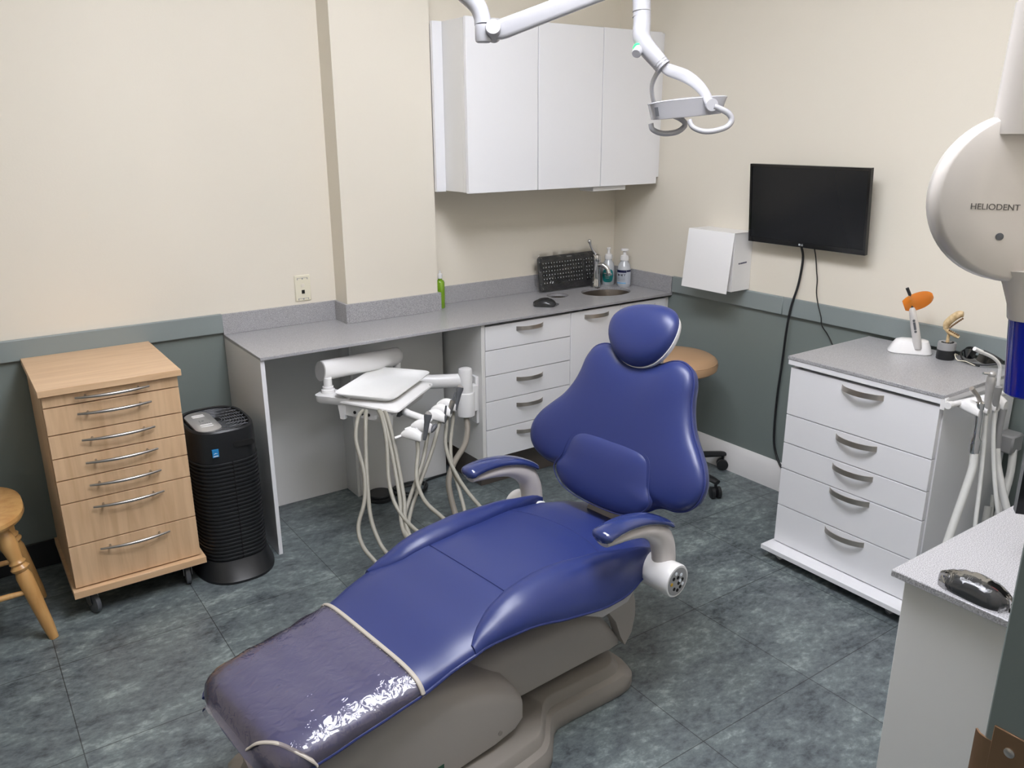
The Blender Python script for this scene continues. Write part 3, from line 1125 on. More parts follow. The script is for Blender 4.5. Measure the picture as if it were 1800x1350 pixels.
def TV(u, v, h):        # u from the far edge towards the viewer, v up, h out of the wall
    o = Vector((-0.058, -0.946, 1.116))
    ey = Vector((-0.0262, 0, 0.324)).normalized()
    ex = Vector((0, -1, 0))
    return o + ex * u + ey * v + ey.cross(ex) * -h if False else o + ex * u + ey * v + Vector((-ey.z, 0, ey.x)) * h


def tvbox(m, u0, u1, v0, v1, h0, h1, bev=0.0):
    loops = [[TV(u0 + bev, v0 + bev, h0), TV(u1 - bev, v0 + bev, h0), TV(u1 - bev, v1 - bev, h0), TV(u0 + bev, v1 - bev, h0)],
             [TV(u0, v0, h0 + bev), TV(u1, v0, h0 + bev), TV(u1, v1, h0 + bev), TV(u0, v1, h0 + bev)],
             [TV(u0, v0, h1), TV(u1, v0, h1), TV(u1, v1, h1), TV(u0, v1, h1)]]
    m.loft(loops)
    return m


TW, TH_ = 0.558, 0.327
m = MB()
tvbox(m, 0, TW, 0, TH_, -0.012, 0.006, 0.004)
tvbox(m, 0, TW, 0, 0.020, 0.006, 0.0095)
tvbox(m, 0, TW, TH_ - 0.011, TH_, 0.006, 0.0095)
tvbox(m, 0, 0.010, 0.02, TH_ - 0.011, 0.006, 0.0095)
tvbox(m, TW - 0.010, TW, 0.02, TH_ - 0.011, 0.006, 0.0095)
obj('bezel', m, M['blackgl'], t)
obj('screen', tvbox(MB(), 0.010, TW - 0.010, 0.020, TH_ - 0.011, 0.005, 0.0072), M['screen'], t)
m = MB()
tvbox(m, 0.18, 0.38, 0.08, 0.26, -0.042, -0.012)
m.box(-0.03, -0.0005, -1.31, -1.15, 1.22, 1.34)
obj('wall_bracket', m, M['blackpl'], t)
m = MB()
c = TV(0.262, 0.0105, 0.0097)
nrm = (TV(0, 0, 1) - TV(0, 0, 0))
m.lathe([(0.0042, 0), (0.0042, 0.0005)], c, nrm, 18)
obj('logo', m, M['letterlt'], t, label='round grey maker mark')
text('logo_lettering', 'LG', 0.0105, M['letterlt'], t, TV(0.268, 0.0068, 0.0098), (0, -1, 0), TV(0, 1, 0) - TV(0, 0, 0), 0.0003, True, 0.9)
m = MB().tube([(-0.035, -1.193, 1.12), (-0.012, -1.192, 1.06), (-0.012, -1.182, 0.95), (-0.024, -1.165, 0.85), (-0.026, -1.155, 0.74), (-0.016, -1.142, 0.6), (-0.014, -1.132, 0.45), (-0.014, -1.132, 0.3), (-0.016, -1.145, 0.2), (-0.027, -1.195, 0.128), (-0.03, -1.25, 0.11)], 0.0052, 10, smooth=6)
tag(obj('power_cord', m, M['blackpl']), 'thick black cable hanging from the wall monitor down to the skirting', 'cable')
m = MB().tube([(-0.03, -1.252, 1.12), (-0.01, -1.252, 1.07), (-0.008, -1.26, 1.02), (-0.008, -1.268, 0.98), (-0.010, -1.272, 0.93), (-0.018, -1.292, 0.88), (-0.024, -1.315, 0.835), (-0.022, -1.322, 0.80), (-0.010, -1.345, 0.765), (-0.008, -1.375, 0.72), (-0.008, -1.40, 0.65)], 0.0024, 8, smooth=5)
tag(obj('signal_wire', m, M['blackpl']), 'thin wavy black wire from the wall monitor to behind the white cart', 'cable')

# ------------------------------------------------------------------ white dispenser box on the right wall
t = thing('glove_dispenser', 'white box dispenser with a lifted front flap, on the wall beside the monitor', 'dispenser', (-0.06, -0.79, 0.89))
m = MB().box(-0.122, -0.0005, -0.918, -0.655, 0.889, 1.148, 0.0015)
obj('box', m, M['whitepl'], t)
m = MB()
loops = []
for y in (-0.921, -0.653):
    loops.append([(-0.05, y, 1.1482), (-0.127, y, 1.1482), (-0.129, y, 1.146), (-0.158, y, 0.884), (-0.156, y, 0.884), (-0.125, y, 1.1455), (-0.05, y, 1.1478)])
obj('front_flap', MB().loft(loops), M['whitepl'], t)
m = MB()
m.lathe([(0.004, 0), (0.004, 0.0005)], (-0.083, -0.9182, 1.012), (0, -1, 0), 14)
for k in range(7):
    m.box(-0.076 + k * 0.0064, -0.0715 + k * 0.0064, -0.9187, -0.918, 1.009 + 0.0004 * k, 1.0155 + 0.0004 * k)
obj('side_print', m, M['navy'], t, label='small dark printed mark')

# ------------------------------------------------------------------ white instrument cart
KX, KY0, KY1 = -0.515, -1.547, -2.1
t = thing('dental_cart', 'white five-drawer cart with grey top on castors by the right wall', 'cart', (-0.27, -1.82, 0))
m = MB().box(-0.527, -0.025, -2.112, -1.538, 0.787, 0.7995, 0.0012)
obj('worktop', m, M['counter'], t, label='grey speckled worktop')
m = MB().box(-0.525, -0.027, -2.11, -1.54, 0.768, 0.787, 0.001)
m.box(KX + 0.045, -0.028, KY1, KY0, 0.058, 0.768)
m.box(KX + 0.022, KX + 0.045, KY1, KY1 + 0.018, 0.058, 0.768)
m.box(KX + 0.022, KX + 0.045, KY0 - 0.018, KY0, 0.058, 0.768)
obj('carcass', m, M['white'], t)
m = MB().box(-0.578, -0.028, -2.103, -1.535, 0.040, 0.058, 0.001)
obj('base_board', m, M['white'], t)
zs = [0.758, 0.578, 0.467, 0.364, 0.215, 0.060]
for i in range(5):
    d = obj('drawer', MB().box(KX, KX + 0.02, KY1 + 0.004, KY0, zs[i + 1] + 0.0018, zs[i] - 0.0018, 0.0006), M['white'], t)
    z = [0.735, 0.555, 0.445, 0.352, 0.197][i]
    bow_flat(d, (KX, -1.757, z), (KX, -1.912, z), (-1, 0, 0), 0.019, 0.028)
for x, y in ((-0.535, -1.60), (-0.535, -2.05), (-0.07, -1.6), (-0.07, -2.05)):
    castor(t, x, y, 0.0195, 0.6, 0.014, M['greydk'])
# holder rail on the cart's end
hb = MB()
hb.box(-0.526, -0.505, -2.116, -2.1, 0.752, 0.79, 0.001)
hb.tube([(-0.515, -2.112, 0.772), (-0.515, -2.128, 0.772), (-0.49, -2.130, 0.772), (-0.15, -2.130, 0.745)], 0.009, 10)
hb.lathe([(0.011, 0), (0.012, 0.01), (0.011, 0.02)], (-0.535, -2.128, 0.773), (1, 0, 0), 14)
rail = obj('holder_rail', hb, M['whitepl'], t)


def holder(parent, c, d, s=1.0, name='holder'):
    """rounded saddle that carries one handpiece; d = direction of its open end"""
    c, d = Vector(c), Vector(d).normalized()
    u = Vector((0, 0, 1))
    w = d.cross(u).normalized()
    loops = []
    for i in range(11):
        s_ = i / 10
        hw = 0.019 * s * (max(0.02, math.sin(PI * min(1, 0.08 + s_ * 0.62))) ** 0.6)
        hh = 0.030 * s * (max(0.05, math.sin(PI * min(1, 0.06 + s_ * 0.72))) ** 0.8)
        cc = c + d * ((s_ - 0.5) * 0.068 * s) - u * (0.012 * s * s_ * s_)
        loops.append([cc + w * (hw * math.cos(a)) + u * (hh * (math.sin(a) if math.sin(a) > 0 else math.sin(a) * 0.35)) for a in [2 * PI * k / 16 for k in range(16)]])
    return obj(name, MB().loft(loops), M['whitepl'], parent)


for x, z in ((-0.462, 0.760), (-0.408, 0.757), (-0.356, 0.754), (-0.303, 0.750)):
    holder(rail, (x, -2.158, z), (0.05, -1, 0), 1.05)

HOSE = [[(-0.45, -2.187, 0.64), (-0.454, -2.194, 0.60), (-0.462, -2.197, 0.562), (-0.498, -2.199, 0.472), (-0.543, -2.202, 0.371), (-0.565, -2.203, 0.29), (-0.5, -2.19, 0.16), (-0.36, -2.16, 0.13), (-0.2, -2.15, 0.2), (-0.13, -2.125, 0.32)],
        [(-0.411, -2.187, 0.75), (-0.413, -2.192, 0.70), (-0.418, -2.2, 0.637), (-0.442, -2.22, 0.512), (-0.473, -2.24, 0.401), (-0.48, -2.254, 0.3), (-0.4, -2.24, 0.18), (-0.27, -2.2, 0.15), (-0.15, -2.15, 0.25), (-0.11, -2.125, 0.36)],
        [(-0.359, -2.187, 0.75), (-0.362, -2.192, 0.71), (-0.378, -2.209, 0.64), (-0.392, -2.236, 0.54), (-0.402, -2.267, 0.44), (-0.38, -2.29, 0.33), (-0.3, -2.27, 0.2), (-0.2, -2.22, 0.17), (-0.12, -2.16, 0.28), (-0.1, -2.125, 0.4)],
        [(-0.306, -2.19, 0.60), (-0.322, -2.21, 0.55), (-0.34, -2.245, 0.48), (-0.345, -2.28, 0.40), (-0.32, -2.3, 0.3), (-0.2, -2.26, 0.22), (-0.12, -2.17, 0.3), (-0.09, -2.125, 0.42)]]
i = thing('suction_handpiece', 'chrome suction valve with a lever and a wide hose, first on the cart\'s end rail', 'suction', (-0.45, -2.19, 0.62))
m = MB().lathe([(0.0155, 0), (0.0165, 0.006), (0.0165, 0.042), (0.0105, 0.056), (0.0095, 0.09), (0.0115, 0.12), (0.0095, 0.14), (0.012, 0.145), (0.012, 0.165), (0.006, 0.17)], (-0.450, -2.188, 0.62), (-0.07, 0, 1), 18)
obj('valve_body', m, M['chrome'], i)
m = MB().tube([(-0.463, -2.188, 0.785), (-0.474, -2.184, 0.805), (-0.505, -2.175, 0.835)], [0.0065, 0.0065, 0.0075], 10)
obj('lever', m, M['nickel'], i)
obj('hose', MB().tube(HOSE[0], 0.0125, 12, smooth=5), M['whitehose'], i)
i = thing('air_syringe', 'grey three-way syringe on the cart\'s end rail, second from its front', 'syringe', (-0.41, -2.185, 0.74))
m = MB().lathe([(0.0095, 0), (0.011, 0.02), (0.0105, 0.07), (0.0135, 0.09), (0.0125, 0.115), (0.006, 0.125)], (-0.411, -2.187, 0.742), (-0.06, 0, 1), 16)
m.ball((-0.418, -2.187, 0.866), 0.012)
obj('grip', m, M['silver'], i)
obj('nozzle', MB().tube([(-0.418, -2.187, 0.868), (-0.455, -2.178, 0.874)], 0.004, 8), M['chrome'], i)
obj('hose', MB().tube(HOSE[1], 0.0066, 10, smooth=5), M['whitehose'], i)
i = thing('saliva_ejector', 'thin white bent saliva ejector tube on the cart\'s end rail', 'suction', (-0.36, -2.185, 0.74))
m = MB().lathe([(0.0085, 0), (0.0105, 0.015), (0.0105, 0.05), (0.0125, 0.055), (0.0125, 0.075), (0.006, 0.08)], (-0.36, -2.187, 0.742), (-0.05, 0, 1), 16)
obj('valve_body', m, M['greypl'], i)
m = MB().tube([(-0.363, -2.187, 0.815), (-0.368, -2.187, 0.85), (-0.376, -2.186, 0.888), (-0.405, -2.176, 0.915), (-0.455, -2.16, 0.938)], 0.0052, 10, smooth=5)
obj('tube', m, M['whitepl'], i)
m = MB().tube([(-0.450, -2.162, 0.936), (-0.478, -2.152, 0.949)], 0.0066, 10)
obj('tip', m, M['whitepl'], i)
obj('hose', MB().tube(HOSE[2], 0.0066, 10, smooth=5), M['whitehose'], i)
i = thing('curved_suction', 'grey suction handle with a wide hose, rearmost on the cart\'s end rail', 'suction', (-0.305, -2.19, 0.6))
m = MB().lathe([(0.0135, 0), (0.013, 0.03), (0.0095, 0.05), (0.0105, 0.11), (0.0125, 0.14), (0.006, 0.145)], (-0.305, -2.188, 0.595), (0.0, 0, 1), 16)
obj('valve_body', m, M['greypl'], i)
obj('hose', MB().tube(HOSE[3], 0.012, 12, smooth=5), M['whitehose'], i)
m = MB().box(-0.115, -0.04, -2.16, -2.1005, 0.52, 0.585, 0.006)
obj('junction_box', m, M['greypl'], t)
m = MB()
m.tube([(-0.08, -2.15, 0.53), (-0.12, -2.17, 0.45), (-0.2, -2.19, 0.34), (-0.26, -2.2, 0.22), (-0.25, -2.18, 0.1)], 0.0125, 12, smooth=5)
obj('hose', m, M['whitehose'], t)

# things standing on the cart
t = thing('curing_light', 'silver curing light pen with an orange shield in its white stand', 'curing light', (-0.14, -1.77, 0.8))
# stand: rounded wedge, long towards the viewer's right
ang = -0.98
ca, sa = math.cos(ang), math.sin(ang)


def CL(u, v, z):
    return (-0.128 + u * ca - v * sa, -1.765 + u * sa + v * ca, z)


def clloop(hu, hv, r, z, du=0):
    return [CL(x + du, y, z) for x, y, _ in rbox_loop(0, 0, hu, hv, r, 0, 6)]


m = MB().loft([clloop(0.072, 0.040, 0.03, 0.7998), clloop(0.074, 0.042, 0.03, 0.803), clloop(0.064, 0.034, 0.026, 0.828, 0.002), clloop(0.054, 0.026, 0.02, 0.845, 0.004), clloop(0.04, 0.015, 0.012, 0.85, 0.004)])
obj('stand', m, M['whitepl'], t)
b0 = Vector((-0.142, -1.803, 0.822))
tp = Vector((-0.155, -1.765, 0.972))
d = (tp - b0)
m = MB().lathe([(0.0125, 0), (0.0145, 0.03), (0.0145, 0.085), (0.0125, 0.12), (0.0115, 0.142), (0.008, 0.152)], b0, d, 20)
obj('handle', m, M['silverpen'], t, label='silver pen body')
vx = Vector((-2.98, -3.31, 1.58)) - b0
vx = (vx - d.normalized() * vx.dot(d.normalized())).normalized()
pm = MB()
for f in (0.42, 0.68):
    pm.lathe([(0.0045, 0), (0.0045, 0.0035)], b0 + d * f + vx * 0.0125, vx, 12)
pm.prism([b0 + d * 0.46 + vx * 0.0138 + d.cross(vx).normalized() * q for q in (-0.004, 0.004)] + [b0 + d * 0.64 + vx * 0.0138 + d.cross(vx).normalized() * q for q in (0.004, -0.004)], vx * 0.001)
obj('button', pm, M['greydk'], t)
m = MB().tube([tp - d * 0.05, tp + d.normalized() * 0.04, tp + d.normalized() * 0.068 + Vector((-0.006, 0.004, 0.0))], [0.0062, 0.0056, 0.0058], 12)
obj('light_guide', m, M['blackpl'], t, label='black light-guide tip')
# shield: curved oval piece of orange plastic
sc = tp + d.normalized() * 0.012
sxv = Vector((0.62, -0.72, 0.42)).normalized()
syv = (Vector((0, 0, 1)) - sxv * sxv.z).normalized()
loops = []
for i2 in range(17):
    u = -0.026 + 0.100 * i2 / 16
    hw = 0.031 * (1 - abs((u - 0.020) / 0.056) ** 2.2) ** 0.5 if abs(u - 0.020) < 0.0559 else 0.002
    loops.append([sc + sxv * u + syv * (hw * q) + vx * (-0.008 * (u / 0.06) ** 2 - 0.006 * q * q + 0.006 + th) for q, th in ((-1, 0), (-0.5, 0), (0, 0), (0.5, 0), (1, 0), (1, 0.0016), (0.5, 0.0016), (0, 0.0016), (-0.5, 0.0016), (-1, 0.0016))])
obj('shield', MB().loft(loops), M['orange'], t, label='translucent orange eye shield')

t = thing('jaw_model', 'bone-coloured jaw model on a grey and black burr block, beside the curing light', 'model', (-0.115, -1.885, 0.8))
jx, jy = -0.112, -1.888
obj('block_base', MB().lathe([(0.029, 0), (0.030, 0.002), (0.030, 0.034)], (jx, jy, 0.7997), seg=30), M['blackpl'], t)
obj('block_top', MB().lathe([(0.030, 0), (0.030, 0.022), (0.029, 0.026), (0.026, 0.027), (0.022, 0.0255)], (jx, jy, 0.834), seg=30), M['greypl'], t)
m = MB()
for k in range(8):
    a = VA + (k - 3.5) * 0.42
    m.lathe([(0.0036, 0), (0.0036, 0.003)], (jx + 0.018 * math.cos(a), jy + 0.018 * math.sin(a), 0.859), seg=10)
obj('burr_hole', m, M['dark'], t)
m = MB().tube([(jx, jy, 0.857), (jx, jy, 0.888)], [0.006, 0.0048], 12)
obj('stem', m, M['bone'], t)
fd = Vector((0.3, -0.95, 0)).normalized()      # the jaw opens this way
sd = Vector((0, 0, 1)).cross(fd)


def jaw(pts, rad, squash):
    m_ = MB()
    m_.tube([Vector((jx, jy, 0)) + fd * f + Vector((0, 0, z)) for f, z in pts], rad, 14, smooth=5, flat=(1.0, squash, (0, 0, 1)))
    return m_


obj('lower_jaw', jaw([(-0.012, 0.907), (0.0, 0.897), (0.016, 0.890), (0.034, 0.881)], [0.010, 0.014, 0.0135, 0.009], 0.55), M['bone'], t)
obj('upper_jaw', jaw([(-0.012, 0.905), (-0.010, 0.925), (0.004, 0.946), (0.022, 0.962), (0.036, 0.965)], [0.010, 0.016, 0.0165, 0.0165, 0.012], 0.8), M['bone'], t)
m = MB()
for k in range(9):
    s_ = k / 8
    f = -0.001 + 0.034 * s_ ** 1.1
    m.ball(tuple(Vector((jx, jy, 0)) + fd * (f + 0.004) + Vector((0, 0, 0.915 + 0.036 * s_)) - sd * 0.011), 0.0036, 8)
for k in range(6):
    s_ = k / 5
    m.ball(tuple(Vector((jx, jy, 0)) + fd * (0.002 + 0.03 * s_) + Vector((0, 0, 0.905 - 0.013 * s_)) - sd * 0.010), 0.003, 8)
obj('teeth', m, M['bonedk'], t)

t = thing('safety_glasses', 'black wraparound sunglasses lying folded at the cart\'s rear corner', 'glasses', (-0.1, -1.98, 0.8))
gc = Vector((-0.092, -1.985, 0.8))
gd = Vector((-0.30, -0.95, 0)).normalized()     # along the brow
go = Vector((-0.95, 0.30, 0)).normalized()      # towards the viewer
for s in (-1, 1):
    loops = []
    for i2 in range(9):
        q = i2 / 8
        u = s * (0.006 + 0.072 * q)
        top = 0.052 * (1 - 0.45 * q ** 2.5) - 0.010 * (1 - q) ** 3
        bot = 0.004 + 0.012 * q ** 2 + 0.012 * (1 - q) ** 2
        cv = -0.028 * q * q
        loops.append([gc + gd * u + go * (cv + 0.012 * (0.03 - z) / 0.03) + Vector((0, 0, z)) for z in (bot, (bot + top) / 2, top)] +
                     [gc + gd * u + go * (cv + 0.002 + 0.012 * (0.03 - z) / 0.03) + Vector((0, 0, z)) for z in (top, (bot + top) / 2, bot)])
    obj('lens', MB().loft(loops), M['lens'], t)
m = MB()
br = [gc + gd * u + go * (-0.028 * (abs(u) / 0.078) ** 2) + Vector((0, 0, 0.053 - 0.024 * (abs(u) / 0.078) ** 2.5 - 0.012 * max(0, 1 - abs(u) / 0.02))) for u in [-0.079 + 0.158 * k / 20 for k in range(21)]]
m.tube(br, 0.0028, 8)
obj('brow_frame', m, M['blackpl'], t)
for s in (-1, 1):
    e = gc + gd * (s * 0.079) + go * -0.028 + Vector((0, 0, 0.028))
    q = MB().tube([e, e + go * 0.02 - gd * (s * 0.004) + Vector((0, 0, -0.010)), e + go * 0.05 - gd * (s * 0.05) + Vector((0, 0, -0.022)), e + go * 0.055 - gd * (s * 0.12) + Vector((0, 0, -0.0235))], 0.003, 8, smooth=4)
    obj('temple', q, M['blackpl'], t)
m = MB().tube([gc + gd * -0.07 + go * 0.01 + Vector((0, 0, 0.014)), gc + gd * -0.06 + go * 0.035 + Vector((0, 0, 0.022)), gc + gd * -0.04 + go * 0.04 + Vector((0, 0, 0.006)), gc + gd * -0.01 + go * 0.036 + Vector((0, 0, 0.009)), gc + gd * 0.03 + go * 0.034 + Vector((0, 0, 0.004))], 0.0016, 6, smooth=5)
obj('neck_chain', m, M['ivory'], t)

# ------------------------------------------------------------------ near counter by the doorway
t = thing('near_counter', 'grey speckled counter end on a white cabinet beside the doorway', 'counter', (-0.9, -2.8, 0))
m = MB().box(-1.628, -0.02, YF + 0.001, -2.602, 0.786, 0.8, 0.0015)
obj('worktop', m, M['counter'], t)
m = MB().box(-1.608, -0.03, YF + 0.002, -2.62, 0.0, 0.786, 0.001)
obj('cabinet', m, M['whitecarc'], t)
t = thing('desk_monitor', 'black monitor corner standing on the near counter, at the right edge of the photo', 'monitor', (-1.3, -2.82, 0.8))
m0 = Vector((-1.417, -2.708, 0.896))
d0 = Vector((0.55, -0.80, 0)).normalized()
n0 = Vector((-0.80, -0.55, 0)).normalized()
q = [m0, m0 + d0 * 0.27, m0 + d0 * 0.27 + Vector((0, 0, 0.3)), m0 + Vector((0, 0, 0.3))]
obj('bezel', MB().prism(q, n0 * -0.022), M['blackgl'], t)
q2 = [m0 + d0 * 0.012 + n0 * 0.0005 + Vector((0, 0, 0.018)), m0 + d0 * 0.258 + n0 * 0.0005 + Vector((0, 0, 0.018)), m0 + d0 * 0.258 + n0 * 0.0005 + Vector((0, 0, 0.288)), m0 + d0 * 0.012 + n0 * 0.0005 + Vector((0, 0, 0.288))]
obj('screen', MB().prism(q2, n0 * 0.0005), M['screen'], t)
mc = m0 + d0 * 0.14 - n0 * 0.03
m = MB().box(mc.x - 0.02, mc.x + 0.02, mc.y - 0.02, mc.y + 0.02, 0.808, 1.0, 0.003)
m.lathe([(0.07, 0), (0.07, 0.006), (0.05, 0.009), (0.02, 0.01)], (mc.x, mc.y, 0.8002), seg=28)
obj('stand', m, M['blackpl'], t)

# ------------------------------------------------------------------ X-ray head close to the doorway
t = thing('xray_head', 'large round cream x-ray head with a blue cone, close at the right edge', 'x-ray head', (-1.88, -2.83, 1.3))
nf = Vector((-0.70, -0.66, 0.10)).normalized()          # the flat face looks this way
HC = Vector((-1.8735, -2.8223, 1.502))
rt = nf.cross(Vector((0, 0, 1))).normalized() * -1
upv = rt.cross(nf).normalized() * -1
if upv.z < 0:
    upv = -upv
R0 = 0.1035
prof = [(0.02, -0.062), (R0 * 0.62, -0.058), (R0 * 0.88, -0.042), (R0, -0.02), (R0 * 1.003, 0.0), (R0 * 0.985, 0.014), (R0 * 0.955, 0.0195), (R0 * 0.93, 0.0215), (R0 * 0.5, 0.0225), (0.01, 0.0225)]
obj('housing', MB().lathe(prof, HC, nf, 64), M['xray'], t)
obj('support_arm', MB().tube([HC + Vector((0.003, 0.0, 0.075)), HC + Vector((0.003, 0.0, 0.222))], [0.046, 0.0415], 28), M['xray'], t)
obj('arm_joint', MB().tube([HC + Vector((0.003, 0.0, 0.2225)), HC + Vector((0.003, 0.0, 0.35)), HC + Vector((0.003, 0.0, 0.55)), HC + Vector((0.03, -0.05, 0.6)), (-1.84, -2.995, 2.12)], [0.0395, 0.039, 0.038, 0.034, 0.03], 28), M['xray'], t)
c0 = HC + rt * 0.045 - upv * 0.085
cd = Vector((0.0, -0.10, -1)).normalized()
m = MB().lathe([(0.058, 0.0), (0.052, 0.02), (0.0455, 0.045), (0.0445, 0.062), (0.0435, 0.064)], c0, cd, 40)
obj('collar', m, M['xray'], t)
m = MB().lathe([(0.0425, 0), (0.0425, 0.098), (0.0405, 0.1), (0.0395, 0.098), (0.0395, 0.0)], c0 + cd * 0.062, cd, 40)
obj('cone', m, M['bluetube'], t, label='translucent blue beam cone')
m = MB().lathe([(0.036, 0), (0.036, 0.05), (0.034, 0.053)], c0 + cd * 0.108, cd, 32)
obj('cone_core', m, M['dark'], t)
face = HC + nf * 0.0228
text('lettering', 'HELIODENT', 0.0103, M['letter'], t, face - rt * 0.0635 - upv * 0.0155, rt - upv * 0.02, upv, 0.0003, False, 1.0)
text('lettering', 'Plus', 0.010, M['letter'], t, face + rt * 0.026 - upv * 0.016, rt - upv * 0.02, upv, 0.0003) if False else None
obj('accent_mark', MB().tube([face + rt * 0.0005 - upv * 0.0135, face + rt * 0.0035 - upv * 0.0095, face + rt * 0.0065 - upv * 0.0135], 0.0006, 6), M['letter'], t)
m = MB().lathe([(0.0045, 0), (0.0045, 0.0012), (0.003, 0.0016)], face - rt * 0.0265 - upv * 0.048, nf, 18)
obj('cap_screw', m, M['greydk'], t)

# ------------------------------------------------------------------ operating light on its ceiling arm
t = thing('operating_light', 'white dental operating light on a jointed ceiling arm', 'operating light', (-1.75, -1.2, CEIL))
m = MB().tube([(-1.9, -1.08, CEIL), (-1.88, -1.09, 2.4), (-1.86, -1.1, 2.2), (-1.78, -1.18, 2.02), (-1.715, -1.25, 1.948), (-1.682, -1.29, 1.905), (-1.674, -1.305, 1.875), (-1.674, -1.31, 1.853)], [0.03, 0.03, 0.027, 0.0245, 0.0235, 0.0235, 0.0225, 0.0225], 20, smooth=5)
obj('upper_arm', m, M['lampwhite'], t)
m = MB().lathe([(0.016, 0), (0.021, 0.003), (0.0225, 0.01), (0.0225, 0.044), (0.022, 0.0455)], (-1.674, -1.312, 1.8075), (0, 0, 1), 24)
m.lathe([(0.0195, -0.03), (0.0205, -0.026), (0.0205, 0.026), (0.0195, 0.03)], (-1.655, -1.333, 1.836), (0.57, 0.78, -0.3), 24)
obj('elbow', m, M['lampwhite'], t)
m = MB()
p0, p1 = Vector((-1.650, -1.330, 1.834)), Vector((-1.318, -1.535, 1.972))
ad = (p1 - p0).normalized()
as_ = ad.cross(Vector((0, 0, 1))).normalized()
au = as_.cross(ad)
m.loft([[p0.lerp(p1, f) + as_ * (x * k) + au * (y * k) for x, y, _ in rbox_loop(0, 0, 0.019, 0.024, 0.011, 0, 5)] for f, k in ((0, 0.8), (0.03, 1.0), (0.07, 1.06), (0.5, 1.0), (1, 0.98))])
obj('spring_arm', m, M['lampwhite'], t)
pl = [(-1.318, -1.535, 2.005), (-1.317, -1.54, 1.93), (-1.322, -1.552, 1.862), (-1.33, -1.560, 1.825), (-1.329, -1.568, 1.806), (-1.322, -1.582, 1.786), (-1.306, -1.606, 1.756), (-1.299, -1.617, 1.742)]
m = MB().tube(pl, [0.026, 0.0245, 0.0235, 0.0238, 0.0238, 0.0235, 0.022, 0.0215], 22, smooth=4)
post = obj('drop_tube', m, M['lampwhite'], t)
m = MB()
for z, r in ((1.885, 0.0246), (1.872, 0.0244)):
    m.lathe([(r - 0.001, -0.001), (r, -0.0008), (r, 0.0008), (r - 0.001, 0.001)], (-1.3205, -1.548, z), (0.05, 0.13, 1), 24)
ax = Vector(pl[-1]) - Vector(pl[-2])
for f in (0.6, 0.2):
    c = Vector(pl[-2]).lerp(Vector(pl[-1]), f)
    m.lathe([(0.0215, -0.0008), (0.0226, -0.0006), (0.0226, 0.0006), (0.0215, 0.0008)], c, ax, 24)
obj('joint_ring', m, M['greypl'], post)
kn = Vector((-1.347, -1.5695, 1.787))
kd = Vector((-0.62, -0.35, -0.42)).normalized()
kn0 = kn - kd * 0.012
m = MB().lathe([(0.0165, 0), (0.0165, 0.005)], kn0 + kd * 0.006, kd, 20)
obj('indicator_ring', m, M['green_led'], t, label='green glowing ring')
m = MB().lathe([(0.0125, 0), (0.013, 0.006), (0.013, 0.022), (0.011, 0.025)], kn0 + kd * 0.011, kd, 20)
obj('knob', m, M['lampwhite'], t)
# yoke: near arm and far arm, meeting at the tube end
f_ = Vector((0.547, 0.783, 0)).normalized()       # away from the doorway
r_ = Vector((0.819, -0.574, 0)).normalized()      # to the right as seen from the doorway
E0 = Vector((-1.296, -1.622, 1.735))
near = [Vector((-1.3, -1.615, 1.745)), Vector((-1.288, -1.628, 1.733)) - f_ * 0.012, Vector((-1.258, -1.652, 1.717)) - f_ * 0.028, Vector((-1.237, -1.674, 1.694)) - f_ * 0.044, Vector((-1.224, -1.690, 1.668)) - f_ * 0.052, Vector((-1.221, -1.699, 1.648)) - f_ * 0.056]
m = MB().tube(near, [0.9, 1.1, 1.15, 1.0, 0.88, 0.8], 16, smooth=6, flat=(0.0145, 0.0055, -f_))
obj('yoke_arm', m, M['lampwhite'], t)
far = [Vector((-1.3, -1.615, 1.745)), E0 + r_ * -0.02 + f_ * 0.03 - Vector((0, 0, 0.012)), E0 + r_ * -0.026 + f_ * 0.052 - Vector((0, 0, 0.04)), E0 + r_ * -0.018 + f_ * 0.06 - Vector((0, 0, 0.08)), E0 + r_ * 0.002 + f_ * 0.062 - Vector((0, 0, 0.11))]
m = MB().tube(far, [0.7, 0.62, 0.6, 0.62, 0.62], 14, smooth=6, flat=(0.007, 0.0165, -f_ + r_ * 0.3))
obj('yoke_arm', m, M['lampwhite'], t)
# head: shallow wide bowl body seen from the side
LC = Vector((-1.262, -1.676, 1.637))
tx = (r_ + Vector((0, 0, 0.085))).normalized()
tu = Vector((0, 0, 1)) - tx * tx.z
tu.normalize()


def LH(u, v, h):
    return LC + tx * u + f_ * v + tu * h


def lhloop(hu, hv, h, du=0.0, p=3.2):
    out = []
    for k in range(44):
        a = 2 * PI * k / 44
        c_, s_ = math.cos(a), math.sin(a)
        out.append(LH(du + hu * math.copysign(abs(c_) ** (2 / p), c_), hv * math.copysign(abs(s_) ** (2 / p), s_), h + 0.004 * (1 - (c_ * 1.0) ** 2) * (h > 0)))
    return out


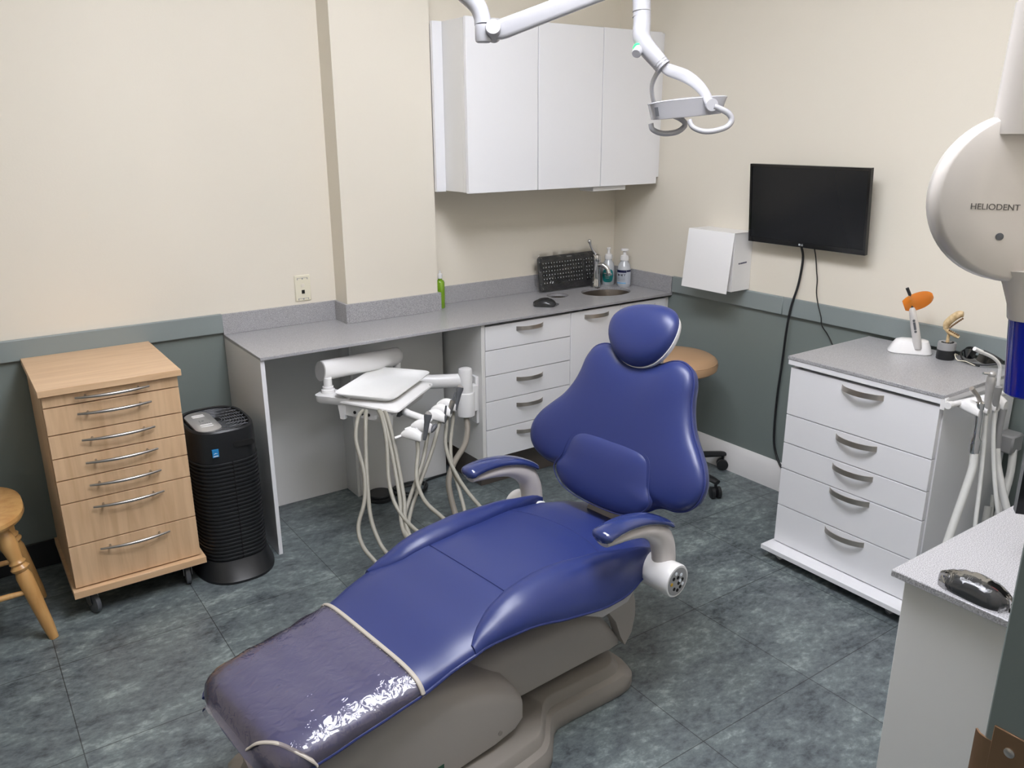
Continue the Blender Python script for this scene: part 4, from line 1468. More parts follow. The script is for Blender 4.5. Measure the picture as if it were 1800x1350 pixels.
m = MB().loft([lhloop(0.062, 0.03, -0.0235, -0.006, 5), lhloop(0.09, 0.04, -0.022, -0.005, 5), lhloop(0.092, 0.0415, -0.018, -0.004, 5), lhloop(0.1015, 0.045, 0.016, 0.0, 5), lhloop(0.1035, 0.046, 0.0185, 0.0, 5), lhloop(0.1015, 0.0445, 0.0205, 0.0, 5), lhloop(0.05, 0.02, 0.023, 0.0, 5)])
obj('lamp_head', m, M['lampwhite'], t)
m = MB()
q = [LH(-0.091, -0.0425, -0.014), LH(-0.083, -0.0432, -0.014), LH(-0.086, -0.0462, 0.009), LH(-0.0955, -0.0455, 0.009)]
m.prism(q, -f_ * 0.0015)
obj('sensor_window', m, M['greydk'], t, label='small dark sensor window')
pv = Vector((-1.219, -1.706, 1.643)) - f_ * 0.060
m = MB().lathe([(0.0145, 0.0), (0.0165, 0.0015), (0.0165, 0.014), (0.0155, 0.016)], pv + f_ * 0.012, -f_, 26)
m.lathe([(0.010, 0.0), (0.010, 0.02)], pv + f_ * 0.03, -f_, 18)
obj('pivot_cap', m, M['lampwhite'], t)
hk = [pv + tx * 0.005 - tu * 0.004, (-1.205 - 0.02, -1.72 - 0.035, 1.636), Vector((-1.19, -1.741, 1.622)) - f_ * 0.05, Vector((-1.182, -1.746, 1.605)) - f_ * 0.052, Vector((-1.195, -1.742, 1.588)) - f_ * 0.05, Vector((-1.225, -1.727, 1.578)) - f_ * 0.046, Vector((-1.25, -1.712, 1.5775)) - f_ * 0.044, Vector((-1.269, -1.695, 1.588)) - f_ * 0.042, Vector((-1.274, -1.686, 1.606)) - f_ * 0.04]
hk[1] = pv + r_ * 0.018 - Vector((0, 0, 0.008))
m = MB().tube(hk, [0.0075, 0.0078, 0.0078, 0.0075, 0.0072, 0.0072, 0.007, 0.0066, 0.0064], 12, smooth=5)
obj('hand_grip', m, M['lampwhite'], t)
hk2 = [LC + f_ * 0.05 - Vector((0, 0, 0.018)) - r_ * 0.03, Vector((-1.28, -1.68, 1.612)) + f_ * 0.05, Vector((-1.266, -1.689, 1.600)) + f_ * 0.055, Vector((-1.268, -1.688, 1.588)) + f_ * 0.055, Vector((-1.29, -1.682, 1.575)) + f_ * 0.055, Vector((-1.322, -1.663, 1.572)) + f_ * 0.055, Vector((-1.342, -1.644, 1.582)) + f_ * 0.053, Vector((-1.346, -1.639, 1.598)) + f_ * 0.052]
m = MB().tube(hk2, [0.007, 0.0075, 0.0075, 0.0075, 0.0075, 0.0075, 0.007, 0.007], 12, smooth=5)
obj('hand_grip', m, M['lampwhite'], t)

# ------------------------------------------------------------------ tan stool behind the dental chair
SXc, SYc = -0.31, -0.775
t = thing('operator_stool', 'tan padded swivel stool on a black five-star base behind the dental chair', 'stool', (SXc, SYc, 0))
m = MB().lathe([(0.08, 0.0), (0.175, 0.004), (0.196, 0.018), (0.199, 0.04), (0.190, 0.062), (0.17, 0.074), (0.1, 0.081), (0.02, 0.082)], (SXc, SYc, 0.525), seg=48)
st = obj('seat', m, M['tan'], t)
obj('seam', MB().tube([(SXc + 0.1945 * math.cos(2 * PI * k / 60), SYc + 0.1945 * math.sin(2 * PI * k / 60), 0.578) for k in range(60)], 0.0016, 6, closed=True), M['tan'], st)
obj('gas_lift', MB().lathe([(0.028, 0.06), (0.028, 0.3), (0.016, 0.301), (0.016, 0.5), (0.09, 0.51), (0.09, 0.526)], (SXc, SYc, 0), seg=24), M['blackpl'], t)
for k in range(5):
    a = -0.31 + k * 2 * PI / 5 + 0.0
    dx, dy = math.cos(a), math.sin(a)
    m = MB().tube([(SXc, SYc, 0.098), (SXc + dx * 0.15, SYc + dy * 0.15, 0.093), (SXc + dx * 0.285, SYc + dy * 0.285, 0.08), (SXc + dx * 0.305, SYc + dy * 0.305, 0.078)], [1.15, 1.0, 0.85, 0.7], 12, flat=(0.023, 0.015, (0, 0, 1)))
    lg = obj('leg', m, M['blackpl'], t)
    m = MB()
    ax = Vector((-dy, dx, 0)) * 1.0
    ax = (ax + Vector((dx, dy, 0)) * 0.5).normalized()
    for s in (-1, 1):
        c = Vector((SXc + dx * 0.295, SYc + dy * 0.295, 0.027)) + ax * (s * 0.014)
        m.lathe([(0.018, -0.010), (0.027, -0.007), (0.027, 0.007), (0.018, 0.010)], c, ax, 20)
    m.lathe([(0.007, 0), (0.007, 0.035)], (SXc + dx * 0.295, SYc + dy * 0.295, 0.036), seg=10)
    obj('castor', m, M['blackpl'], lg)

# ------------------------------------------------------------------ delivery unit under the counter
t = thing('delivery_unit', 'white dental delivery unit with tray on a swing arm, fixed to the drawer cabinet', 'delivery unit', (-1.2, -0.4, 0.34))
m = MB().box(-1.145, -1.1305, -0.405, -0.34, 0.335, 0.552, 0.002)
m.lathe([(0.007, 0), (0.007, 0.006)], (-1.145, -0.372, 0.53), (-1, 0, 0), 12)
m.lathe([(0.007, 0), (0.007, 0.006)], (-1.145, -0.372, 0.352), (-1, 0, 0), 12)
obj('wall_plate', m, M['whitepl'], t)
m = MB().lathe([(0.036, 0.385), (0.0395, 0.388), (0.0395, 0.487), (0.0375, 0.492), (0.031, 0.493), (0.031, 0.59), (0.028, 0.598), (0.018, 0.602)], (-1.197, -0.402, 0), seg=28)
m.box(-1.19, -1.144, -0.42, -0.385, 0.40, 0.52, 0.003)
obj('pivot_post', m, M['whitepl'], t)
m = MB().tube([(-1.205, -0.395, 0.545), (-1.33, -0.35, 0.55), (-1.45, -0.27, 0.553)], [1, 1, 1], 20, flat=(0.024, 0.031, (0, 0, 1)))
obj('swing_arm', m, M['whitepl'], t)
obj('arm_hinge', MB().lathe([(0.026, 0.52), (0.027, 0.56), (0.024, 0.6), (0.016, 0.605), (0.016, 0.64)], (-1.455, -0.268, 0), seg=22), M['whitepl'], t)
cl, cr = Vector((-1.857, -0.427, 0.707)), Vector((-1.434, -0.256, 0.662))
ca_ = cr - cl
m = MB().tube([cl, cl.lerp(cr, 0.012), cl.lerp(cr, 0.5), cl.lerp(cr, 0.93), cl.lerp(cr, 0.97), cl.lerp(cr, 1.0)], [0.97, 1, 1, 1, 0.95, 0.7], 26, flat=(0.027, 0.0395, (0, 0, 1)))
cap_ = obj('flex_arm', m, M['whitepl'], t)
m = MB().tube([cl - ca_ * 0.012, cl + ca_ * 0.004], [1, 1], 26, flat=(0.0262, 0.0385, (0, 0, 1)))
obj('end_cap', m, M['silver'], cap_, label='chrome-rimmed grey end cap')
m = MB().lathe([(0.0165, 0.6205), (0.026, 0.622), (0.026, 0.634), (0.021, 0.636), (0.021, 0.646), (0.0165, 0.647), (0.0165, 0.68)], (-1.838, -0.438, 0), seg=22)
obj('arm_knuckle', m, M['whitepl'], t)
# local tray frame
A0 = Vector((-1.63, -0.5, 0))
Ld = Vector((0.7826, 0.6226, 0)).normalized()
Sd = Vector((0.6226, -0.7826, 0)).normalized()


def TRY(l, s, z):
    return A0 + Ld * l + Sd * s + Vector((0, 0, z))


def trloop(hl, hs, r, z, dl=0.0, ds=0.0):
    return [TRY(dl + x, ds + y, z) for x, y, _ in rbox_loop(0, 0, hl, hs, r, 0, 6)]


m = MB().loft([trloop(0.040, 0.066, 0.02, 0.590, -0.130, -0.140), trloop(0.046, 0.072, 0.022, 0.597, -0.130, -0.140), trloop(0.048, 0.074, 0.022, 0.621, -0.130, -0.140)])
obj('mount_arm', m, M['whitepl'], t)


def dk(hl, hs_, r_, z, dl=0.0, ds=0.0):        # the deck's slightly skewed outline
    return [TRY(dl - 0.018 + x - 0.2 * y, 0.013 + ds + y, z) for x, y, _ in rbox_loop(0, 0, hl, hs_, r_, 0, 6)]


# housing: flared deck on a narrower body
m = MB().loft([dk(0.150, 0.090, 0.02, 0.545, 0, -0.02), dk(0.166, 0.112, 0.022, 0.552, -0.002, -0.012), dk(0.172, 0.122, 0.022, 0.585, 0, -0.008), dk(0.178, 0.138, 0.022, 0.597), dk(0.182, 0.143, 0.022, 0.602), dk(0.181, 0.142, 0.021, 0.608), dk(0.172, 0.133, 0.02, 0.6115), dk(0.15, 0.11, 0.02, 0.6165)])
hs = obj('housing', m, M['whitepl'], t)
def face(q, z, out=0.0):                  # a point on the end face below the deck
    return TRY(-0.018 - 0.172 - 0.2 * q - out, 0.005 + q, z)


fn = -(Ld * 1.0 + Sd * 0.2).normalized()
m = MB()
for q in (-0.045, -0.012, 0.018):
    m.lathe([(0.0062, -0.004), (0.0062, 0.002)], face(q, 0.571), fn, 12)
obj('control_button', m, M['dark'], hs, label='black control buttons')
m = MB().lathe([(0.0075, -0.004), (0.0075, 0.003)], face(0.052, 0.568), fn, 12)
obj('control_knob', m, M['whitepl'], hs)
for q in (-0.103, 0.1):
    m = MB().loft([[face(q + y, z) - fn * 0.02 + fn * x for x, y in ((0.0, -w), (0.024, -w), (0.024, w), (0.0, w))] for z, w in ((0.536, 0.009), (0.565, 0.013), (0.597, 0.018))])
    obj('corner_rib', m, M['whitepl'], hs)
obj('side_socket', MB().loft([[TRY(x, 0.118, z) for x, z in ((-0.155, 0.560), (-0.115, 0.560), (-0.115, 0.583), (-0.155, 0.583))], [TRY(x, 0.131, z) for x, z in ((-0.155, 0.560), (-0.115, 0.560), (-0.115, 0.583), (-0.155, 0.583))]]), M['greydk'], hs)
m = MB().tube([TRY(0.098, 0.153, 0.6095), TRY(0.103, 0.147, 0.6105), TRY(0.113, 0.145, 0.6105)], 0.0012, 6)
m.tube([TRY(0.106, 0.152, 0.6095), TRY(0.111, 0.149, 0.610)], 0.0012, 6)
obj('deck_mark', m, M['greydk'], hs)
# handpiece arm and holders
b0_, b1_ = Vector((-1.70, -0.842, 0.545)), Vector((-1.452, -0.705, 0.562))
m = MB().tube([TRY(-0.10, 0.11, 0.572), Vector((-1.644, -0.726, 0.575)), Vector((-1.6, -0.79, 0.558))], 0.0145, 16)
m.tube([b0_, b1_], 0.008, 12)
bar = obj('holder_bar', m, M['whitepl'], t)
hd = Vector((0.72, -0.69, 0)).normalized()
HP = [Vector((-1.704, -0.855, 0.543)), Vector((-1.646, -0.823, 0.553)), Vector((-1.561, -0.775, 0.563)), Vector((-1.520, -0.748, 0.568)), Vector((-1.476, -0.716, 0.572))]
for p in HP:
    holder(bar, p, hd, 1.12)
m = MB()
for p in HP[:2]:
    e = p - hd * 0.03
    m.tube([e, e + Vector((-0.034, 0.004, -0.006))], [0.0055, 0.005], 10)
obj('holder_lever', m, M['whitepl'], bar)

HOSES = {
    'h1': [(-1.80, -0.66, 0.60), (-1.849, -0.726, 0.60), (-1.881, -0.771, 0.536), (-1.889, -0.84, 0.442), (-1.916, -0.89, 0.36), (-1.96, -0.925, 0.289), (-1.97, -0.975, 0.238), (-1.953, -1.04, 0.198), (-1.951, -1.088, 0.177), (-1.95, -1.2, 0.15)],
    'h2': [(-1.79, -0.67, 0.60), (-1.827, -0.744, 0.60), (-1.86, -0.802, 0.509), (-1.89, -0.865, 0.408), (-1.914, -0.929, 0.31), (-1.917, -0.998, 0.243), (-1.91, -1.058, 0.214), (-1.909, -1.111, 0.195), (-1.9, -1.2, 0.17)],
    'h3': [(-1.75, -0.69, 0.6), (-1.763, -0.745, 0.585), (-1.78, -0.807, 0.513), (-1.811, -0.871, 0.412), (-1.825, -0.931, 0.351), (-1.822, -0.996, 0.31), (-1.805, -1.065, 0.28), (-1.787, -1.129, 0.27)],
    'h4': [(-1.745, -0.69, 0.6), (-1.758, -0.749, 0.585), (-1.771, -0.822, 0.494), (-1.788, -0.887, 0.411), (-1.807, -0.944, 0.351), (-1.831, -0.993, 0.301), (-1.843, -1.042, 0.271), (-1.839, -1.103, 0.243), (-1.82, -1.18, 0.22)],
    'h5': [(-1.693, -0.874, 0.535), (-1.70, -0.89, 0.49), (-1.731, -0.93, 0.434), (-1.752, -0.982, 0.398), (-1.757, -1.045, 0.365), (-1.743, -1.118, 0.341), (-1.732, -1.187, 0.32), (-1.72, -1.25, 0.3)],
    'h6': [(-1.63, -0.838, 0.545), (-1.637, -0.846, 0.519), (-1.689, -0.896, 0.444), (-1.761, -0.938, 0.357), (-1.817, -0.982, 0.292), (-1.838, -1.032, 0.276), (-1.843, -1.093, 0.261), (-1.82, -1.16, 0.24)],
    'h7': [(-1.545, -0.79, 0.552), (-1.556, -0.794, 0.535), (-1.626, -0.853, 0.459), (-1.707, -0.907, 0.376), (-1.778, -0.963, 0.306), (-1.82, -1.024, 0.278), (-1.845, -1.095, 0.252)],
    'h8': [(-1.505, -0.762, 0.56), (-1.507, -0.766, 0.523), (-1.551, -0.828, 0.467), (-1.577, -0.909, 0.421), (-1.585, -1.006, 0.369), (-1.578, -1.11, 0.323), (-1.575, -1.2, 0.30), (-1.6, -1.27, 0.27)],
    'h9': [(-1.458, -0.73, 0.565), (-1.461, -0.735, 0.52), (-1.515, -0.803, 0.451), (-1.558, -0.884, 0.397), (-1.586, -0.965, 0.365), (-1.615, -1.056, 0.308), (-1.648, -1.125, 0.28), (-1.68, -1.2, 0.25)],
}
# every handpiece hose hangs in a loop and comes back up under the tray housing
HOSES['h0'] = [(x + 0.013, y - 0.006, z) for x, y, z in HOSES['h4'][:-1]] + [(-1.80, -1.14, 0.22)]
LOOP = {}
for k_, (down, up) in enumerate((('h5', 'h1'), ('h6', 'h2'), ('h7', 'h3'), ('h8', 'h4'), ('h9', 'h0'))):
    a_, b_ = HOSES[down], HOSES[up]
    mid = (Vector(a_[-1]) + Vector(b_[-1])) * 0.5
    LOOP[down] = a_ + [(mid.x, min(mid.y - 0.05, -1.2), max(0.06, mid.z - 0.07 - 0.012 * k_))] + list(reversed(b_))
m = MB().tube([(-1.2, -0.405, 0.39), (-1.215, -0.44, 0.33), (-1.27, -0.5, 0.29), (-1.36, -0.56, 0.25), (-1.41, -0.6, 0.2), (-1.425, -0.64, 0.14), (-1.435, -0.70, 0.07), (-1.47, -0.8, 0.03), (-1.52, -0.9, 0.018), (-1.6, -1.05, 0.016), (-1.70, -1.2, 0.016)], 0.0125, 12, smooth=6)
obj('drain_hose', m, M['drainhose'], t, label='ribbed grey-brown drain hose')

TIPS = [('h5', (-1.672, -0.893, 0.542), (-1.650, -0.884, 0.622), 'fat', 'grey handpiece with a wide round head, in the delivery unit\'s lowest holder'),
        ('h6', (-1.618, -0.856, 0.548), (-1.600, -0.852, 0.562), 'short', 'short grey coupling in the delivery unit\'s second holder'),
        ('h7', (-1.538, -0.800, 0.55), (-1.526, -0.798, 0.604), 'thin', 'thin dark pointed handpiece in the delivery unit\'s middle holder'),
        ('h8', (-1.497, -0.771, 0.565), (-1.466, -0.766, 0.634), 'steel', 'steel handpiece with a dark tip, second from the post on the delivery unit'),
        ('h9', (-1.452, -0.745, 0.568), (-1.424, -0.733, 0.642), 'fat', 'dark grey handpiece nearest the post on the delivery unit')]
for key, p, q, kind, label in TIPS:
    p, q = Vector(p), Vector(q)
    i = thing('handpiece', label, 'handpiece', tuple(p), 'handpieces on the delivery unit')
    d = q - p
    L = d.length
    if kind == 'fat':
        m = MB().lathe([(0.006, -0.012), (0.0075, 0), (0.0095, L * 0.45), (0.0105, L * 0.62), (0.0145, L * 0.88), (0.014, L * 0.97), (0.009, L)], p, d, 16)
        obj('body', m, M['greydk'], i)
        e = q - d.normalized() * 0.004
        obj('head', MB().lathe([(0.010, -0.009), (0.0115, -0.006), (0.0115, 0.006), (0.010, 0.009)], e, (0.5, -0.5, 0.9), 16), M['silver'], i)
    elif kind == 'short':
        obj('body', MB().lathe([(0.006, -0.012), (0.0085, 0), (0.0085, L * 0.7), (0.005, L)], p, d, 14), M['greydk'], i)
    elif kind == 'thin':
        obj('body', MB().lathe([(0.006, -0.012), (0.0105, 0.0), (0.0105, L * 0.3), (0.0045, L * 0.4), (0.0035, L)], p, d, 14), M['greydk'], i)
    else:
        obj('body', MB().lathe([(0.006, -0.012), (0.0105, 0.0), (0.0105, L * 0.58), (0.006, L * 0.62)], p, d, 16), M['steel'], i)
        obj('tip', MB().lathe([(0.005, L * 0.6), (0.0045, L * 0.8), (0.003, L * 1.05)], p, d, 12), M['greydk'], i)
    obj('hose', MB().tube(LOOP[key], 0.0072, 10, smooth=6), M['greyhose'], i)

# removable white tray on top
m = MB().loft([trloop(0.158, 0.094, 0.03, 0.6172), trloop(0.164, 0.100, 0.032, 0.619), trloop(0.181, 0.117, 0.036, 0.633), trloop(0.190, 0.1255, 0.038, 0.638), trloop(0.1905, 0.126, 0.038, 0.642), trloop(0.186, 0.1215, 0.036, 0.642), trloop(0.174, 0.109, 0.034, 0.6345), trloop(0.162, 0.097, 0.032, 0.6245), trloop(0.12, 0.06, 0.03, 0.6235)])
tag(obj('instrument_tray', m, M['traywhite']), 'empty white rounded tray lying on the delivery unit', 'tray')

# floor odds and ends
t = thing('foot_control', 'round black foot control on the floor under the counter', 'foot control', (-1.54, -0.19, 0))
obj('disc', MB().lathe([(0.058, 0), (0.06, 0.003), (0.06, 0.014), (0.057, 0.016), (0.054, 0.017), (0.055, 0.019), (0.055, 0.027), (0.052, 0.03), (0.02, 0.031)], (-1.536, -0.2, 0), seg=36), M['blackpl'], t)
loop = [(-1.478, -0.21, 0.012), (-1.44, -0.255, 0.007), (-1.38, -0.275, 0.007), (-1.32, -0.235, 0.008), (-1.315, -0.185, 0.009), (-1.37, -0.165, 0.007), (-1.45, -0.175, 0.012), (-1.47, -0.235, 0.014), (-1.42, -0.285, 0.014), (-1.34, -0.262, 0.015), (-1.3, -0.2, 0.015), (-1.34, -0.155, 0.015), (-1.42, -0.15, 0.014), (-1.46, -0.19, 0.02), (-1.43, -0.262, 0.021), (-1.36, -0.27, 0.02), (-1.31, -0.21, 0.016), (-1.28, -0.165, 0.008), (-1.22, -0.15, 0.006), (-1.14, -0.145, 0.006), (-1.1, -0.14, 0.006)]
obj('cable', MB().tube(loop, 0.0052, 8, smooth=5), M['blackpl'], t)

# ------------------------------------------------------------------ THE DENTAL CHAIR
TH = 0.11
OFF = -1.45
U = Vector((math.cos(TH), math.sin(TH), 0))
N = Vector((-math.sin(TH), math.cos(TH), 0))


def CH(a, b, z):
    return U * a + N * (OFF + b) + Vector((0, 0, z))


t = thing('dental_chair', 'blue vinyl dental chair with a clear cover over its foot end', 'dental chair', tuple(CH(-2.0, 0, 0)))
wT = [(-2.815, 0.13), (-2.812, 0.16), (-2.80, 0.184), (-2.78, 0.202), (-2.74, 0.213), (-2.6, 0.215), (-2.47, 0.223), (-2.31, 0.238), (-2.15, 0.262), (-2.0, 0.275), (-1.85, 0.268), (-1.72, 0.240), (-1.64, 0.205), (-1.58, 0.165), (-1.55, 0.12)]
zT = [(-2.815, 0.352), (-2.80, 0.372), (-2.77, 0.386), (-2.7, 0.395), (-2.6, 0.405), (-2.47, 0.421), (-2.31, 0.462), (-2.166, 0.497), (-2.05, 0.505), (-1.9, 0.498), (-1.75, 0.482), (-1.65, 0.470), (-1.58, 0.455), (-1.55, 0.437)]
zB = [(-2.815, 0.332), (-2.7, 0.348), (-2.6, 0.362), (-2.47, 0.384), (-2.36, 0.420), (-2.28, 0.440), (-2.17, 0.447), (-2.05, 0.425), (-1.9, 0.398), (-1.8, 0.396), (-1.72, 0.405), (-1.62, 0.41), (-1.55, 0.415)]


def pad_section(a, off=0.0, nb=22, drop=0.022):
    w, zt, zb = interp(wT, a) + off, interp(zT, a) + off, interp(zB, a) - off * 0.3
    top = []
    for i in range(nb + 1):
        q = math.sin(PI / 2 * (2 * i / nb - 1))
        e = abs(q)
        top.append((w * q, zb + (zt - zb) * (1 - e ** 6) ** 0.5 - 0.012 * 0))
    bot = [(w * q, zb - drop * (1 - abs(q) ** 4)) for q in (0.8, 0.4, 0, -0.4, -0.8)]
    return top, bot


stations = [-2.815, -2.812, -2.805, -2.795, -2.78, -2.76, -2.74] + [-2.72 + 0.03 * i for i in range(38)] + [-1.60, -1.58, -1.565, -1.555, -1.55]
loops = []
for a in stations:
    top, bot = pad_section(a)
    loops.append([CH(a, b, z) for b, z in top + bot])
pad = obj('seat_cushion', MB().loft(loops), M['blue'], t)
# piping along both lower edges
m = MB()
for s in (-1, 1):
    m.tube([CH(a, s * (interp(wT, a) + 0.001), interp(zB, a)) for a in stations[1:-1]], 0.0042, 8)
obj('piping', m, M['bluedark'], pad)
# cross seams
m = MB()
for aa, cur, lim in ((-2.166, 0.0, 0.66), (-1.80, 0.05, 0.8)):
    pts = []
    for i in range(25):
        q = (2 * i / 24 - 1) * lim
        a = aa - cur * q * q * 2 + (0.0)
        w, zt, zb = interp(wT, a), interp(zT, a), interp(zB, a)
        pts.append(CH(a, w * q, zb + (zt - zb) * (1 - abs(q) ** 6) ** 0.5 + 0.0002))
    m.tube(pts, 0.0012, 6)
obj('seam', m, M['bluedark'], pad)
# side bolsters
binT = [(-2.325, 0.222), (-2.29, 0.192), (-2.24, 0.170), (-2.166, 0.158), (-2.08, 0.155), (-2.0, 0.160), (-1.9, 0.176), (-1.81, 0.195), (-1.74, 0.210), (-1.68, 0.226)]
hT = [(-2.325, 0.002), (-2.29, 0.019), (-2.22, 0.032), (-2.1, 0.040), (-2.0, 0.040), (-1.88, 0.036), (-1.78, 0.028), (-1.71, 0.019), (-1.68, 0.006)]
for s in (1, -1):
    loops = []
    for i in range(33):
        a = -2.325 + (2.325 - 1.68) * i / 32
        bi, bo = interp(binT, a), interp(wT, a) + 0.003
        bi = min(bi, bo - 0.006)
        zi, zo = interp(zT, a) - 0.012, interp(zB, a) + 0.002
        hh = interp(hT, a)
        l = []
        for k in range(19):
            th = PI * k / 18
            f = (1 - math.cos(th)) / 2
            base = zi + (zo - zi) * f ** 3.0
            l.append(CH(a, s * (bi + (bo - bi) * f), base + hh * math.sin(th) ** 0.7))
        l.append(CH(a, s * bo, zo - 0.004))
        l.append(CH(a, s * (bi + bo) / 2, min(zi, zo) - 0.01))
        l.append(CH(a, s * bi, zi - 0.01))
        loops.append(l)
    obj('side_bolster', MB().loft(loops), M['blue'], t)

# clear cover over the foot end, with zip tape
def pad_top(a, off):
    top, _ = pad_section(a, off)
    w, zb = interp(wT, a) + off, interp(zB, a)
    return [(-w * 0.9, zb - 0.012)] + top + [(w * 0.9, zb - 0.012)]


random.seed(11)
loops = []
cst = [-2.83, -2.829, -2.826, -2.82, -2.812, -2.80, -2.785, -2.765, -2.74] + [-2.72 + 0.0105 * i for i in range(25)]
for a in cst:
    aa = max(a, -2.815)
    pts = pad_top(aa, 0.0035)
    l = []
    for j, (b, z) in enumerate(pts):
        k = min(1.0, (a + 2.83) / 0.02)
        dimple = 0.011 * math.exp(-(((a + 2.655) / 0.055) ** 2 + ((b + 0.012) / 0.05) ** 2))
        wr = 0.0016 * math.sin(a * 75 + b * 40 + 2 * math.sin(b * 33)) + 0.0012 * math.sin(b * 120 - a * 60)
        l.append(CH(a, b * (0.94 + 0.06 * k), z + (wr + 0.002 if 2 < j < len(pts) - 3 else wr * 0.4) - 0.006 * (1 - k) - dimple * 0.25))
    loops.append(l)
cov = obj('plastic_cover', MB().loft(loops, cap=False, closed_u=False), M['clear'], t, label='crinkled clear plastic foot cover', sharp=60)
m = MB().tube([CH(-2.466 + 0.01 * math.sin(i * 0.5) * 0, b, z + 0.002) for i, (b, z) in enumerate(pad_top(-2.466, 0.004))], 1.0, 8, smooth=2, flat=(0.0058, 0.0030, (0, 0, 1)))
obj('zip_tape', m, M['zip'], cov, label='beige zip tape edge')
m = MB()
for b in (0.2, 0.16, 0.13, 0.05, 0.02, 0.0, -0.03, -0.04, -0.055, -0.07, -0.1, -0.13, -0.15, -0.175, -0.185):
    w, zt, zb = interp(wT, -2.474) + 0.004, interp(zT, -2.474) + 0.004, interp(zB, -2.474)
    z = zb + (zt - zb) * (1 - abs(b / w) ** 6) ** 0.5
    m.ball(tuple(CH(-2.4755, b, z + 0.002)), 0.0016, 8)
obj('zip_teeth', m, M['steel'], cov)
m = MB().tube([CH(-2.816, -0.085, 0.352), CH(-2.80, -0.11, 0.375), CH(-2.775, -0.145, 0.383), CH(-2.75, -0.19, 0.374), CH(-2.735, -0.212, 0.362), CH(-2.725, -0.217, 0.345)], 1.0, 8, smooth=6, flat=(0.0055, 0.003, (0, 0, 1)))
obj('edge_tape', m, M['zip'], cov, label='beige bound edge')

# backrest
HALF = [(0, 0.476), (0.06, 0.484), (0.105, 0.503), (0.145, 0.508), (0.182, 0.492), (0.202, 0.458), (0.211, 0.41), (0.226, 0.365), (0.252, 0.318), (0.288, 0.277), (0.319, 0.238), (0.336, 0.195), (0.329, 0.15), (0.30, 0.118), (0.258, 0.101), (0.218, 0.097), (0.188, 0.086), (0.165, 0.07), (0.125, 0.054), (0.06, 0.047), (0, 0.046)]
TILT = 0.33


def BK(b, s, h):
    """point on the backrest: across b, up the slope s, out of the front h"""
    c_ = 1 / math.sqrt(1 + TILT * TILT)
    b -= 0.007 * s / 0.5
    wrap = 0.35 * b * b
    return CH(-1.642 + s * TILT * c_ - (h + wrap) * c_ * 1.0, b, 0.474 + s * c_ * 0.985 + (h + wrap) * TILT * c_)


def closed_outline(half, n):
    pts = [Vector((b, s, 0)) for b, s in half] + [Vector((-b, s, 0)) for b, s in reversed(half[1:-1])]
    return catmull(pts, n, True)


def pillow(outline, cen, H, fmap, p=4.0, rings=(0.15, 0.35, 0.55, 0.7, 0.8, 0.88, 0.93, 0.965, 0.985, 0.997, 1.0), h0=0.0, back=0.0):
    cen = Vector((cen[0], cen[1], 0))
    loops = []
    for r in rings:
        loops.append([fmap(*(cen + (q - cen) * r).xy, h0 + H * (1 - r ** p) ** 0.5) for q in outline])
    m_ = MB()
    if back:
        for r, hb in ((1.0, -back * 0.5), (0.985, -back * 0.85), (0.95, -back), (0.5, -back)):
            loops.append([fmap(*(cen + (q - cen) * r).xy, h0 + hb) for q in outline])
    m_.loft(loops)
    return m_


ol = closed_outline(HALF, 4)
bk = obj('backrest', pillow(ol, (0, 0.22), 0.042, BK, 5.0, back=0.036), M['blue'], t)
obj('piping', MB().tube([BK(q.x * 1.004, 0.22 + (q.y - 0.22) * 1.004, -0.002) for q in ol], 0.0034, 8, closed=True), M['bluedark'], bk)
LUM = [(0, 0.235), (0.06, 0.235), (0.115, 0.231), (0.15, 0.214), (0.164, 0.178), (0.172, 0.14), (0.19, 0.104), (0.182, 0.078), (0.15, 0.050), (0.10, 0.034), (0.05, 0.028), (0, 0.027)]
lo = closed_outline(LUM, 4)
obj('lumbar_cushion', pillow(lo, (0, 0.13), 0.034, BK, 3.6, h0=0.026), M['blue'], t)
m = MB().tube([BK(q.x, q.y, 0.0405) for q in lo], 0.0016, 6, closed=True)
obj('seam', m, M['bluedark'], bk)
# back shell and post
obj('back_shell', pillow(closed_outline([(b * 0.8, 0.24 + (s - 0.24) * 0.82) for b, s in HALF], 3), (0, 0.24), 0.02, lambda b, s, h: BK(b, s, -0.034 - h), 4), M['taupe'], t)
m = MB().loft([[CH(a, b, z) for a, b in ((a0, -0.072), (a0 + 0.05, -0.06), (a0 + 0.05, 0.06), (a0, 0.072))] for a0, z in ((-1.70, 0.30), (-1.665, 0.40), (-1.625, 0.48), (-1.565, 0.6), (-1.52, 0.7))])
obj('back_post', m, M['taupe'], t)
m = MB().loft([[CH(a, b, z) for a, b in ((a0, -0.03), (a0 + 0.016, -0.03), (a0 + 0.016, 0.03), (a0, 0.03))] for a0, z in ((-1.452, 0.85), (-1.432, 0.95), (-1.425, 1.0))])
obj('headrest_bar', m, M['steel'], t)
# headrest
HOL = []
for k in range(48):
    a = 2 * PI * k / 48
    c_, s_ = math.cos(a), math.sin(a)
    e = 0.116 * math.copysign(abs(c_) ** 0.9, c_)
    f = 0.094 * math.copysign(abs(s_) ** 0.95, s_) + 0.012 * (e / 0.116) ** 2 * 0
    e *= 1.0 + 0.17 * s_
    HOL.append(Vector((e * math.cos(0.12) + f * math.sin(0.12), f * math.cos(0.12) - e * math.sin(0.12), 0)) * 1.03)


def HD(b, s, h):
    tl = 0.55
    c_ = 1 / math.sqrt(1 + tl * tl)
    wrap = 1.4 * b * b
    return CH(-1.476 + s * tl * c_ - (h + wrap) * c_, b, 1.0 + s * c_ + (h + wrap) * tl * c_)


